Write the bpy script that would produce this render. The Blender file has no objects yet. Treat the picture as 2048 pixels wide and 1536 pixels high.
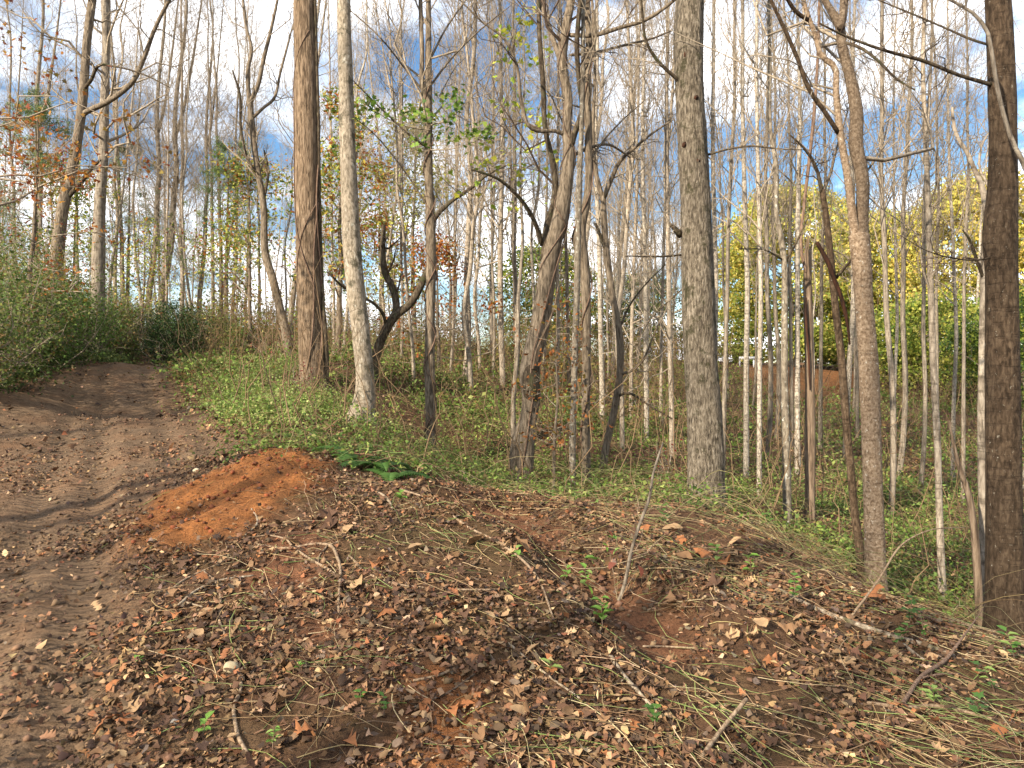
import bpy, math, random
import numpy as np
R = math.radians
scene = bpy.context.scene
C = scene.collection
rng = np.random.default_rng(11)
random.seed(11)

# ---------------------------------------------------------------- camera, sky, sun, exposure
W, H, F, CX, CY, CAMZ = 2048., 1536., 1547., 1024., 768., 1.6
cam_d = bpy.data.cameras.new('camera'); cam = bpy.data.objects.new('camera', cam_d); C.objects.link(cam)
cam.location = (0, 0, CAMZ); cam.rotation_euler = (R(90), 0, 0)
cam_d.sensor_width = 36; cam_d.lens = 36*F/W; cam_d.clip_end = 3000; cam_d.clip_start = .05
scene.camera = cam

SUN_EL, SUN_AZ = 27., 222.      # azimuth of the sun, clockwise from +Y: behind the camera, to the left
world = bpy.data.worlds.new('World'); scene.world = world; world.use_nodes = True
nt = world.node_tree; nt.nodes.clear()
out = nt.nodes.new('ShaderNodeOutputWorld'); bg = nt.nodes.new('ShaderNodeBackground')
sky = nt.nodes.new('ShaderNodeTexSky'); sky.sky_type = 'NISHITA'; sky.sun_disc = False
sky.sun_elevation = R(SUN_EL); sky.sun_rotation = R(SUN_AZ); sky.air_density = 1.0; sky.dust_density = .0; sky.ozone_density = 1.2
tc = nt.nodes.new('ShaderNodeTexCoord'); sep = nt.nodes.new('ShaderNodeSeparateXYZ')
nt.links.new(tc.outputs['Generated'], sep.inputs[0])
def wm(op, a, b=None):
    n = nt.nodes.new('ShaderNodeMath'); n.operation = op
    for i, v in enumerate((a, b)):
        if v is None: continue
        if isinstance(v, (int, float)): n.inputs[i].default_value = v
        else: nt.links.new(v, n.inputs[i])
    return n.outputs[0]
zz = wm('ADD', wm('MAXIMUM', sep.outputs[2], 0.0), 0.32)
cmb = nt.nodes.new('ShaderNodeCombineXYZ')
nt.links.new(wm('DIVIDE', sep.outputs[0], zz), cmb.inputs[0]); nt.links.new(wm('DIVIDE', sep.outputs[1], zz), cmb.inputs[1])
mp = nt.nodes.new('ShaderNodeMapping'); mp.inputs['Location'].default_value = (8.0, 35.5, 0); mp.inputs['Rotation'].default_value = (0, 0, R(11))
nt.links.new(cmb.outputs[0], mp.inputs[0])
nz = nt.nodes.new('ShaderNodeTexNoise'); nz.inputs['Scale'].default_value = 1.9; nz.inputs['Detail'].default_value = 9; nz.inputs['Roughness'].default_value = .56; nz.inputs['Distortion'].default_value = .25
nt.links.new(mp.outputs[0], nz.inputs['Vector'])
rp = nt.nodes.new('ShaderNodeValToRGB'); rp.color_ramp.elements[0].position = .445; rp.color_ramp.elements[1].position = .59
rp.color_ramp.elements[0].color = (0.03, .03, .03, 1); rp.color_ramp.elements[1].color = (1, 1, 1, 1)
nt.links.new(nz.outputs['Fac'], rp.inputs[0])
mx = nt.nodes.new('ShaderNodeMix'); mx.data_type = 'RGBA'
nt.links.new(rp.outputs[0], mx.inputs['Factor']); hs = nt.nodes.new('ShaderNodeHueSaturation'); hs.inputs['Saturation'].default_value = 1.35; nt.links.new(sky.outputs[0], hs.inputs['Color']); nt.links.new(hs.outputs[0], mx.inputs['A']); mx.inputs['B'].default_value = (13.5, 13.5, 13.6, 1)
nt.links.new(mx.outputs['Result'], bg.inputs[0]); bg.inputs[1].default_value = .075
nt.links.new(bg.outputs[0], out.inputs[0])

sun_d = bpy.data.lights.new('sun', 'SUN'); sun = bpy.data.objects.new('sun', sun_d); C.objects.link(sun)
sun_d.energy = 5.0; sun_d.angle = R(.9); sun_d.color = (1, .89, .72)
az = R(SUN_AZ); sdir = np.array([math.sin(az)*math.cos(R(SUN_EL)), math.cos(az)*math.cos(R(SUN_EL)), math.sin(R(SUN_EL))])
from mathutils import Vector, Matrix
sun.rotation_euler = Vector(sdir).to_track_quat('Z', 'Y').to_euler(); sun.location = tuple(sdir*80)
vs = scene.view_settings; vs.view_transform = 'Standard'; vs.look = 'None'; vs.gamma = 1; vs.use_curve_mapping = False
vs.exposure = 1.35
scene.cycles.max_bounces = 6; scene.cycles.diffuse_bounces = 3; scene.cycles.transmission_bounces = 3; scene.cycles.transparent_max_bounces = 4
scene.cycles.sample_clamp_indirect = 8

# ---------------------------------------------------------------- helpers
def lin(r, g, b):
    f = lambda c: ((c/255+.055)/1.055)**2.4 if c > 10 else c/255/12.92
    return np.array([f(r), f(g), f(b)])
def nrm(v): return v/np.maximum(np.linalg.norm(v, axis=-1, keepdims=True), 1e-9)
def hsh(i, j, s):
    v = np.sin(i*127.1+j*311.7+s*74.7)*43758.5453
    return v-np.floor(v)
def vnoise(x, y, s=0):
    x = np.asarray(x, float); y = np.asarray(y, float)
    i = np.floor(x); j = np.floor(y); u = x-i; v = y-j
    u = u*u*(3-2*u); v = v*v*(3-2*v)
    return (hsh(i, j, s)*(1-u)+hsh(i+1, j, s)*u)*(1-v)+(hsh(i, j+1, s)*(1-u)+hsh(i+1, j+1, s)*u)*v
def fbm(x, y, s=0, o=4):
    a = .5; t = 0
    for k in range(o):
        t = t+a*vnoise(x*2**k, y*2**k, s+k*3.3); a *= .5
    return t/(1-.5**o)
def sstep(e0, e1, x):
    t = np.clip((x-e0)/(e1-e0), 0, 1); return t*t*(3-2*t)

def mk(name, V, Fc, mat, parent=None, col=None, smooth=True, attrs=None):
    V = np.asarray(V, np.float32); Fc = np.asarray(Fc, np.int32); m, k = Fc.shape
    me = bpy.data.meshes.new(name)
    me.vertices.add(len(V)); me.vertices.foreach_set('co', V.ravel())
    me.loops.add(m*k); me.loops.foreach_set('vertex_index', Fc.ravel())
    me.polygons.add(m); me.polygons.foreach_set('loop_start', np.arange(m, dtype=np.int32)*k)
    me.update(calc_edges=True)
    if smooth: me.shade_smooth()
    if col is not None:
        a = me.attributes.new('col', 'FLOAT_COLOR', 'POINT')
        c4 = np.ones((len(V), 4), np.float32); c4[:, :col.shape[1]] = col
        a.data.foreach_set('color', c4.ravel())
    for n, v in (attrs or {}).items():
        a = me.attributes.new(n, 'FLOAT', 'POINT'); a.data.foreach_set('value', np.asarray(v, np.float32))
    if mat is not None: me.materials.append(mat)
    o = bpy.data.objects.new(name, me); C.objects.link(o)
    if parent is not None: o.parent = parent
    return o
def tag(o, label=None, cat=None, group=None, kind=None):
    if label: o['label'] = label
    if cat: o['category'] = cat
    if group: o['group'] = group
    if kind: o['kind'] = kind
    return o
def empty(name, loc, label=None, cat=None, group=None, rz=0):
    o = bpy.data.objects.new(name, None); C.objects.link(o); o.location = tuple(loc); o.rotation_euler[2] = rz
    o.empty_display_size = .1
    return tag(o, label, cat, group)
def share(name, me, parent, loc=(0, 0, 0), M=None):
    o = bpy.data.objects.new(name, me); C.objects.link(o); o.parent = parent
    if M is not None: o.matrix_local = M
    else: o.location = tuple(loc)
    return o
def merge(parts):
    Vs, Fs, n = [], [], 0
    for V, f in parts:
        Vs.append(V); Fs.append(f+n); n += len(V)
    return np.concatenate(Vs), np.concatenate(Fs)

def tubes(paths, radii, S):
    """N tubes of K rings, S sides -> verts, quads"""
    paths = np.asarray(paths, float); radii = np.asarray(radii, float); N, K, _ = paths.shape
    T = nrm(np.gradient(paths, axis=1)); mean = nrm(T.mean(1))
    ref = np.where(np.abs(mean[:, 2:3]) < .8, np.array([[0, 0, 1.]]), np.array([[1., 0, 0]]))[:, None, :]
    n = nrm(np.cross(T, ref)); b = np.cross(T, n)
    a = np.arange(S)/S*2*np.pi
    V = paths[:, :, None, :]+radii[:, :, None, None]*(np.cos(a)[None, None, :, None]*n[:, :, None, :]+np.sin(a)[None, None, :, None]*b[:, :, None, :])
    idx = np.arange(N*K*S).reshape(N, K, S)
    i2 = np.roll(idx, -1, axis=2)
    q = np.stack([idx[:, :-1], i2[:, :-1], i2[:, 1:], idx[:, 1:]], -1).reshape(-1, 4)
    return V.reshape(-1, 3), q
def catmull(P, n):
    P = np.asarray(P, float)
    L = np.concatenate([[0], np.cumsum(np.maximum(np.linalg.norm(np.diff(P[:, :3], axis=0), axis=1), 1e-6))])
    m = np.gradient(P, L, axis=0) if len(P) > 2 else np.repeat((P[1:]-P[:1])/L[-1], 2, 0)
    s = np.linspace(0, L[-1], n); k = np.clip(np.searchsorted(L, s, side='right')-1, 0, len(L)-2)
    h = (L[k+1]-L[k]); t = ((s-L[k])/h)[:, None]; h = h[:, None]
    return (2*t**3-3*t**2+1)*P[k]+(t**3-2*t**2+t)*h*m[k]+(-2*t**3+3*t**2)*P[k+1]+(t**3-t**2)*h*m[k+1]
def trunk(P4, sides, step=.1, amp=.05, seed=0, cap=False, fl=0., ridge=0.):
    """P4: (n,4) xyz+radius -> one tube with uneven surface"""
    P4 = np.asarray(P4, float); L = np.linalg.norm(np.diff(P4[:, :3], axis=0), axis=1).sum()
    n = max(4, int(L/step)); Q = catmull(P4, n); path = Q[:, :3]; r = np.maximum(Q[:, 3], .001)
    if cap:
        t0 = nrm(path[0]-path[1]); t1 = nrm(path[-1]-path[-2])
        path = np.concatenate([[path[0]+t0*r[0]*.25], path, [path[-1]+t1*r[-1]*.4]]); r = np.concatenate([[r[0]*.05], r, [r[-1]*.05]])
    V, q = tubes(path[None], r[None], sides)
    K = len(path); V = V.reshape(K, sides, 3)
    l = np.linspace(0, L, K)[:, None]; a = (np.arange(sides)/sides*2*np.pi)[None]
    ca, sa = np.cos(a), np.sin(a)
    nz_ = vnoise(ca*1.3+l*1.1, sa*1.3+seed*9.7+l*.5, seed)-.5+.5*(vnoise(ca*3+l*3., sa*3+l*2.3, seed+5)-.5)
    k = 1+amp*2*nz_
    if ridge: k = k+ridge*np.abs(np.sin(a*sides/4.+.9*vnoise(l*1.2+a*0, a*0+seed, seed+2)))*(.4+.6*vnoise(l*5+a*3, a*4, seed+8))
    if fl: k = k+fl*np.exp(-l/(.28))*(1+.35*np.cos(a*4+seed)+.2*np.cos(a*7+seed*2))
    V = path[:, None, :]+(V-path[:, None, :])*k[..., None]
    return V.reshape(-1, 3), q

# ---- materials
def new_mat(name):
    m = bpy.data.materials.new(name); m.use_nodes = True; t = m.node_tree
    return m, t, t.nodes['Principled BSDF']
class NT:
    def __init__(s, t): s.t = t
    def n(s, ty, **kw):
        x = s.t.nodes.new(ty)
        for k, v in kw.items(): setattr(x, k, v)
        return x
    def link(s, a, b): s.t.links.new(a, b)
    def noise(s, vec, scale, det=4, rough=.6, dist=0):
        x = s.n('ShaderNodeTexNoise'); x.inputs['Scale'].default_value = scale; x.inputs['Detail'].default_value = det
        x.inputs['Roughness'].default_value = rough; x.inputs['Distortion'].default_value = dist
        if vec is not None: s.link(vec, x.inputs['Vector'])
        return x.outputs['Fac']
    def ramp(s, fac, stops):
        x = s.n('ShaderNodeValToRGB'); e = x.color_ramp.elements
        while len(e) < len(stops): e.new(.5)
        for i, (p, c) in enumerate(stops):
            e[i].position = p; e[i].color = (c[0], c[1], c[2], 1) if hasattr(c, '__len__') else (c, c, c, 1)
        s.link(fac, x.inputs[0]); return x.outputs[0]
    def mix(s, fac, a, b, mode='MIX'):
        x = s.n('ShaderNodeMix', data_type='RGBA', blend_type=mode)
        for k, v in (('Factor', fac), ('A', a), ('B', b)):
            if hasattr(v, 'is_output'): s.link(v, x.inputs[k])
            elif k == 'Factor': x.inputs[k].default_value = v
            else: x.inputs[k].default_value = (v[0], v[1], v[2], 1)
        return x.outputs['Result']
    def math(s, op, a, b=None, clamp=False):
        x = s.n('ShaderNodeMath', operation=op, use_clamp=clamp)
        for i, v in enumerate((a, b)):
            if v is None: continue
            if hasattr(v, 'is_output'): s.link(v, x.inputs[i])
            else: x.inputs[i].default_value = v
        return x.outputs[0]
    def mapping(s, vec, scale=(1, 1, 1)):
        x = s.n('ShaderNodeMapping'); x.inputs['Scale'].default_value = scale; s.link(vec, x.inputs[0]); return x.outputs[0]
    def bump(s, h, strength, dist, nrm_=None):
        x = s.n('ShaderNodeBump'); x.inputs['Strength'].default_value = strength; x.inputs['Distance'].default_value = dist
        s.link(h, x.inputs['Height'])
        if nrm_ is not None: s.link(nrm_, x.inputs['Normal'])
        return x.outputs[0]
def bark(name, dark, base, light, scale=22, zs=.14, bump=.9, dist=.02, lichen=None, lich_amt=.6, lich_scale=9, bands=0., moss=None):
    m, t, p = new_mat(name); g = NT(t)
    tc = g.n('ShaderNodeTexCoord'); oi = g.n('ShaderNodeObjectInfo')
    sh = g.n('ShaderNodeVectorMath', operation='ADD'); cv = g.n('ShaderNodeCombineXYZ')
    r10 = g.math('MULTIPLY', oi.outputs['Random'], 37.)
    for i in range(3): g.link(r10, cv.inputs[i])
    g.link(tc.outputs['Object'], sh.inputs[0]); g.link(cv.outputs[0], sh.inputs[1]); vec = sh.outputs[0]
    vz = g.mapping(vec, (1, 1, zs))
    f = g.noise(vz, scale, 6, .62, .4); big = g.noise(g.mapping(vec, (1, 1, .4)), 2.6, 4, .6)
    colr = g.ramp(f, [(.36, dark), (.5, base), (.66, light)])
    colr = g.mix(g.ramp(big, [(.35, 0), (.7, .55)]), colr, g.mix(.5, dark, base))
    h = f
    if bands:
        bd = g.noise(g.mapping(vec, (1.2, 1.2, 9)), 3.2, 4, .7)
        bf = g.ramp(bd, [(.36, 1.), (.47, 0.)])
        colr = g.mix(g.math('MULTIPLY', bf, bands), colr, np.array(dark)*.7)
        h = g.math('SUBTRACT', h, g.math('MULTIPLY', bf, .25))
    if lichen is not None:
        ln = g.noise(g.mapping(vec, (1, 1, .7)), lich_scale, 6, .72)
        lf = g.ramp(ln, [(.5+.14*(1-lich_amt), 0.), (.58+.14*(1-lich_amt), 1.)])
        colr = g.mix(g.math('MULTIPLY', lf, .8), colr, lichen)
    if moss is not None:
        mn = g.noise(vec, 4.5, 7, .75)
        colr = g.mix(g.ramp(mn, [(.54, 0.), (.62, .85)]), colr, moss)
    g.link(colr, p.inputs['Base Color']); p.inputs['Roughness'].default_value = .92; p.inputs['Specular IOR Level'].default_value = .15
    fine = g.noise(vec, 120, 3, .6)
    hh = g.math('ADD', h, g.math('MULTIPLY', fine, .18))
    g.link(g.bump(hh, bump, dist), p.inputs['Normal'])
    return m
def leafmat(name, transl=.35, rough=.6, sat=1.):
    m, t, p = new_mat(name); g = NT(t)
    at = g.n('ShaderNodeAttribute', attribute_name='col')
    p.inputs['Roughness'].default_value = rough; p.inputs['Specular IOR Level'].default_value = .25
    tc = g.n('ShaderNodeTexCoord'); nzv = g.noise(tc.outputs['Object'], 60, 3, .6)
    c = g.mix(g.ramp(nzv, [(.3, 0.), (.75, .35)]), at.outputs['Color'], (0.02, .012, .006))
    g.link(c, p.inputs['Base Color'])
    if transl:
        tr = g.n('ShaderNodeBsdfTranslucent'); ms = g.n('ShaderNodeMixShader'); ms.inputs[0].default_value = transl
        g.link(c, tr.inputs[0]); g.link(p.outputs[0], ms.inputs[1]); g.link(tr.outputs[0], ms.inputs[2])
        g.link(ms.outputs[0], t.nodes['Material Output'].inputs[0])
    return m
M = {}
M['furrow'] = bark('furrowed_bark', (.045, .031, .019), (.18, .123, .078), (.33, .245, .165), 34, .14, 1., .045)
M['pale'] = bark('pale_bark', (.085, .068, .048), (.235, .192, .14), (.37, .315, .245), 34, .35, .7, .016, lichen=(.40, .38, .32), lich_amt=.4, moss=(.05, .045, .028))
M['grey'] = bark('grey_bark', (.045, .034, .023), (.15, .115, .08), (.27, .215, .155), 32, .2, .9, .025)
M['shag'] = bark('shaggy_grey_bark', (.03, .023, .016), (.155, .125, .09), (.33, .28, .215), 44, .26, 1., .05, moss=(.035, .032, .014))
M['speck'] = bark('speckled_bark', (.09, .058, .035), (.215, .152, .10), (.35, .27, .19), 40, .8, .8, .014, lichen=(.56, .53, .45), lich_amt=.25, lich_scale=26, bands=.35)
M['dimspeck'] = bark('shaded_speckled_bark', (.05, .033, .021), (.125, .09, .06), (.21, .16, .115), 40, .8, .8, .014, lichen=(.3, .28, .24), lich_amt=.15, lich_scale=26, bands=.35)  # darker copy of the speckled bark: the fork stem's shade put into the colour
M['brown'] = bark('brown_bark', (.026, .017, .010), (.07, .046, .028), (.13, .09, .057), 36, .35, .9, .018, lichen=(.42, .38, .3), lich_amt=.05, lich_scale=34, bands=.3)  # dark brown bark, darkened further to put the trunk's shade into the colour
M['dark'] = bark('dark_mossy_bark', (.022, .016, .011), (.065, .047, .030), (.15, .12, .08), 30, .3, .9, .02, moss=(.055, .055, .025))
M['lichen'] = bark('lichen_bark', (.055, .045, .034), (.16, .13, .095), (.27, .23, .175), 30, .4, .7, .012, lichen=(.5, .5, .43), lich_amt=.5, lich_scale=17)
M['poplar'] = bark('poplar_bark', (.10, .078, .056), (.28, .228, .172), (.44, .375, .295), 24, .3, .6, .012, bands=.6)
M['poplar2'] = bark('poplar_grey_bark', (.065, .051, .038), (.20, .163, .123), (.33, .28, .215), 24, .2, .7, .015, bands=.4)
M['poplar3'] = bark('poplar_white_bark', (.11, .09, .07), (.33, .28, .22), (.48, .43, .35), 24, .5, .5, .01, bands=.8)
M['twig'] = bark('twig_bark', (.12, .092, .064), (.265, .213, .155), (.40, .335, .25), 40, .5, .3, .004)
M['dtwig'] = bark('dark_twig_bark', (.03, .02, .014), (.085, .058, .04), (.15, .11, .08), 40, .5, .3, .004)
M['vine'] = bark('vine_bark', (.06, .036, .024), (.15, .095, .066), (.24, .17, .12), 60, .2, .6, .005)
M['dead'] = bark('dead_wood', (.04, .027, .018), (.15, .105, .07), (.29, .215, .15), 30, .08, 1., .02)
M['hollow'] = bark('rotten_heartwood', (.012, .007, .005), (.035, .016, .009), (.08, .03, .016), 30, .1, .8, .01)
M['stick'] = bark('dry_stick_bark', (.09, .058, .035), (.22, .155, .1), (.35, .265, .18), 50, .4, .5, .004)
M['palestick'] = bark('pale_stick_bark', (.12, .09, .06), (.28, .22, .155), (.42, .35, .265), 40, .4, .5, .006, bands=.4)
M['logbark'] = bark('peeling_log_bark', (.06, .045, .032), (.20, .155, .11), (.40, .34, .26), 26, .5, .7, .012, moss=(.06, .055, .025), bands=.6)
M['leaf'] = leafmat('leaf_foliage', .4)
M['litter'] = leafmat('dry_leaf', .12, .8)
M['needle'] = leafmat('needle_foliage', .2, .6)
M['stem'] = leafmat('stems', .0, .8)

# ---------------------------------------------------------------- terrain
def P(px, py, d): return np.array([(px-CX)/F*d, d, CAMZ+(CY-py)/F*d])
ctl = [P(*a) for a in [
 (0,1536,3.25),(500,1536,3.2),(1024,1536,3.2),(1500,1536,3.2),(2048,1536,3.25),
 (150,1100,6.0),(150,980,8.0),(170,900,10.4),(220,830,14.5),(300,752,23.5),(385,714,28),
 (0,790,13.2),(-150,900,10),(-250,1200,5),
 (560,912,8.2),(630,930,7.7),(460,970,7.2),(330,1030,6.9),(440,1085,5.9),(280,1085,6.0),
 (700,1000,6.6),(800,1100,5.4),(680,1200,4.75),(900,1300,4.1),(500,1200,4.7),
 (1000,1004,7.4),(1100,1060,6.5),(1180,1140,5.6),(1300,1250,4.75),(1350,1330,4.2),(1450,1085,6.3),(1400,1030,7.2),(1560,1095,6.4),(1750,1205,5.5),(2048,1290,4.9),
 (620,790,14.6),(626,772,15.5),(725,848,12),(480,800,15),(560,880,10.5),
 (860,925,13),(1050,985,11.5),(1172,985,11.5),(1205,940,13),(1409,1008,9.2),(1750,1180,8.0),(2013,1285,6.6),
 (1620,1042,11),(1575,1062,10.5),(1885,1205,9.0),(1778,1034,14),(1794,960,18),(1595,950,16),(1492,955,15),(1518,1000,13),
 (750,728,18),(680,720,19),(925,756,23),(1007,772,22),(1000,742,28),(1000,705,38),(850,800,17),(1100,850,16),(800,720,24),(880,690,36),
 (1300,885,18),(1300,805,26),(1300,745,36),(1200,720,42),(1450,885,19),(1450,805,30),(1450,735,46),
 (1650,880,23),(1650,812,33),(1700,780,40),(1640,738,45),(1520,738,45),(1560,728,56),(1850,900,22),(1850,820,32),(2000,880,26),(2000,790,42),
 (1050,1003,9.4),(1170,1005,9.4),(920,968,9.8),(1280,1010,9.3),(1750,1200,6.7),(1900,1245,6.2),(2013,1292,5.9),(1600,1100,8.0),
 (200,720,24),(60,690,21),(-100,700,17),(150,655,32),(300,660,36),(450,672,38),(600,690,32),(520,716,26),(-300,690,20),
]]
ctl += [np.array(a, float) for a in [(0,0,0),(3,0,-.05),(-3,0,.0),(6,0,-.5),(-7,0,.3),(0,-6,-.3),(12,4,-1.6),(-14,4,1.3),(14,-8,-1.6),(-14,-8,.6),(9,8,-1.4),(14,14,-1.5),(20,25,-.8),
   (-40,60,5.0),(-15,62,4.2),(8,66,3.6),(40,60,2.6),(25,62,3.0),(-60,20,5),(60,20,1),(-120,140,7),(0,180,5.5),(120,140,4.5),(150,-60,2),(-150,-60,4),(0,-150,0),(-300,350,9),(0,420,8),(300,350,7)]]
ctl = np.array(ctl)
def rbf_fit(X, z, c=1.2, lam=.02):
    r = np.sqrt(((X[:, None]-X[None])**2).sum(-1)+c*c); n = len(X)
    A = np.zeros((n+3, n+3)); A[:n, :n] = -r+lam*-np.eye(n)*-1; A[:n, n] = 1; A[:n, n+1:] = X; A[n, :n] = 1; A[n+1:, :n] = X.T
    return np.linalg.solve(A, np.concatenate([z, [0, 0, 0]]))
XY = ctl[:, :2]; WT = rbf_fit(XY, ctl[:, 2])
def base_h(x, y):
    x = np.asarray(x, float); y = np.asarray(y, float); s = x.shape; x = x.ravel(); y = y.ravel(); o = np.zeros_like(x)
    for k in range(0, len(x), 40000):
        xs, ys = x[k:k+40000], y[k:k+40000]
        r = np.sqrt((xs[:, None]-XY[None, :, 0])**2+(ys[:, None]-XY[None, :, 1])**2+1.44)
        o[k:k+40000] = -r@WT[:-3]+WT[-3]+WT[-2]*xs+WT[-1]*ys
    return o.reshape(s)
def hit(px, py, fn=base_h):
    px = np.atleast_1d(np.asarray(px, float)); py = np.atleast_1d(np.asarray(py, float))
    t = np.geomspace(.8, 90, 420)
    X = (px[:, None]-CX)/F*t; Y = t[None]+0*X; Z = CAMZ+(CY-py[:, None])/F*t
    below = Z < fn(X, Y); k = np.where(below.any(1), below.argmax(1), len(t)-1)
    d = t[k]; return np.stack([(px-CX)/F*d, d], -1)
def poly_sd(poly, x, y):
    """signed distance, positive inside"""
    x = np.asarray(x, float); y = np.asarray(y, float); d = np.full(x.shape, 1e9); ins = np.zeros(x.shape, bool)
    for a, b in zip(poly, np.roll(poly, -1, 0)):
        e = b-a; t = np.clip(((x-a[0])*e[0]+(y-a[1])*e[1])/max(e@e, 1e-9), 0, 1)
        d = np.minimum(d, np.hypot(x-a[0]-t*e[0], y-a[1]-t*e[1]))
        c = ((a[1] > y) != (b[1] > y)) & (x < (b[0]-a[0])*(y-a[1])/(b[1]-a[1]+1e-12)+a[0]); ins ^= c
    return np.where(ins, d, -d)
def pixpoly(pts):
    a = np.array(pts, float); return hit(a[:, 0], a[:, 1])
ROAD = pixpoly([(-700,2300),(-700,1400),(-600,1050),(-330,880),(-120,805),(0,777),(103,741),(205,722),(300,715),(376,716),(378,738),(345,775),(400,830),(500,872),(470,925),(330,1005),(262,1060),(300,1130),(285,1250),(350,1400),(420,1536),(480,2300)])
CLAY = pixpoly([(262,1062),(330,1002),(440,952),(555,908),(645,930),(622,975),(540,1025),(440,1090),(300,1102)])
TRACK = pixpoly([(880,1000),(1000,1003),(1085,1030),(1140,1090),(1190,1140),(1310,1190),(1420,1290),(1400,1330),(1290,1310),(1210,1225),(1110,1160),(1040,1070),(930,1035)])
PATCH = pixpoly([(800,1365),(890,1315),(1000,1370),(1010,1536),(970,1700),(770,1700),(790,1480)])
BARE = pixpoly([(470,1085),(640,1045),(720,1120),(700,1220),(800,1310),(830,1400),(700,1390),(560,1280),(460,1160)])
BANK = pixpoly([(1475,760),(1500,736),(1560,724),(1640,735),(1720,752),(1765,765),(1735,790),(1650,812),(1560,800)])
def rut_x(y): return -.5-.515*y
def masks(x, y):
    x = np.asarray(x, float); y = np.asarray(y, float)
    wob = (fbm(x*1.3, y*1.3, 4)-.5)*1.1+(fbm(x*5, y*5, 6)-.5)*.4
    w2 = (fbm(x*2.6, y*2.6, 14)-.5)*.5
    road = sstep(-.35, .35, poly_sd(ROAD, x, y)+wob*np.clip(y/12, .35, 1.2))
    clay = sstep(-.2, .28, poly_sd(CLAY, x, y)+.14+w2*.8+(fbm(x*9, y*9, 24)-.5)*.25)
    track = sstep(-.14, .2, poly_sd(TRACK, x, y)+w2)
    patch = sstep(-.12, .2, poly_sd(PATCH, x, y)+w2)
    bare = sstep(-.2, .3, poly_sd(BARE, x, y)+w2*1.5)
    bank = sstep(-.5, .6, poly_sd(BANK, x, y)+wob*2.2)
    return road, clay, track, patch, bare, bank
def tread(x, y, road):
    u = (x-rut_x(y)); m = 0
    for c in (-.25, .28, 1.25, 1.75): m = m+np.exp(-((u-c)/.17)**2)
    return np.clip(m, 0, 1)*road*sstep(28, 14, y)
def gh(x, y):
    x = np.asarray(x, float); y = np.asarray(y, float)
    road, clay, track, patch, bare, bank = masks(x, y)
    z = base_h(x, y)
    r = np.hypot(x, y)
    z = z+(fbm(x*.8, y*.8, 1)-.5)*.12*(1-.6*road)*sstep(1, 4, r)+(fbm(x*.17, y*.17, 2)-.5)*.7*sstep(9, 30, r)*(1-road)
    z = z+(fbm(x*4, y*4, 3)-.5)*.055*(1-.45*road)+(fbm(x*13, y*13, 9, 3)-.5)*.022
    z = z+clay*(.05+.16*(fbm(x*3.1, y*3.1, 21)-.4)+.09*(fbm(x*9, y*9, 22)-.5))
    sdt = poly_sd(TRACK, x, y)
    z = z-track*.075-patch*.03+.10*np.exp(-((sdt+.28)/.2)**2)*sstep(4., 4.6, y)*(.5+fbm(x*5, y*5, 71))
    tr = tread(x, y, road)
    z = z-tr*.045+road*.03*np.exp(-((x-rut_x(y)-.62)/.12)**2)
    # churned ridge across the road
    pr = HUMP[1]; e = np.exp(-(((y-pr-(x-HUMP[0])*.12)/.16)**2))*sstep(1.3, .4, np.abs(x-HUMP[0]))
    z = z+e*(.05+.05*fbm(x*6, y*6, 31))
    return z
HUMP = hit(70, 1075)[0]

def build_ground():
    a_f = np.radians(np.arange(-46, 46.01, .34)); a_b = np.radians(np.arange(50, 311, 5.))
    ang = np.concatenate([a_f, a_b])
    rr = np.concatenate([[.05, .3, .6, 1.0, 1.4, 1.7], np.geomspace(1.9, 34, 400), np.geomspace(35, 90, 60), np.geomspace(97, 900, 26)])
    A, Q = np.meshgrid(ang, rr)
    x = Q*np.sin(A); y = Q*np.cos(A)
    z = gh(x, y); nA, nR = len(ang), len(rr)
    V = np.stack([x, y, z], -1).reshape(-1, 3)
    idx = np.arange(nA*nR).reshape(nR, nA); i2 = np.roll(idx, -1, 1)
    q = np.stack([idx[:-1], idx[1:], i2[1:], i2[:-1]], -1).reshape(-1, 4)
    road, clay, track, patch, bare, bank = [m.ravel() for m in masks(x, y)]
    tr = tread(x, y, road.reshape(x.shape)).ravel()
    cl = np.maximum(np.maximum(clay, bank*.6), patch*.75); br = np.maximum(np.maximum(track, bare), patch)
    col = np.stack([road, cl, br, 1+0*br], -1)
    fc = lambda m: m[q].mean(1)
    sel = np.zeros(len(q), int)
    sel[fc(road) > .5] = 1; sel[fc(track) > .5] = 3; sel[fc(clay) > .5] = 2; sel[fc(bank) > .5] = 4
    for k, nm in enumerate(['ground', 'dirt_road', 'clay_mound', 'dirt_track', 'clay_bank']):
        f = q[sel == k]; u, inv = np.unique(f, return_inverse=True)
        o = mk(nm, V[u], inv.reshape(-1, 4), M['ground'], col=col[u], attrs={'tread': tr[u]})
        lab = {'ground': 'brown leaf strewn forest floor of bank and hollow', 'dirt_road': 'rutted brown dirt road curving uphill past the thicket', 'clay_mound': 'mound of freshly dug orange clay beside the road', 'dirt_track': 'narrow bare dirt track running down the bank', 'clay_bank': 'far cut bank of red clay below the yellow trees'}[nm]
        tag(o, lab, nm.replace('_', ' '), kind='structure')
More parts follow.
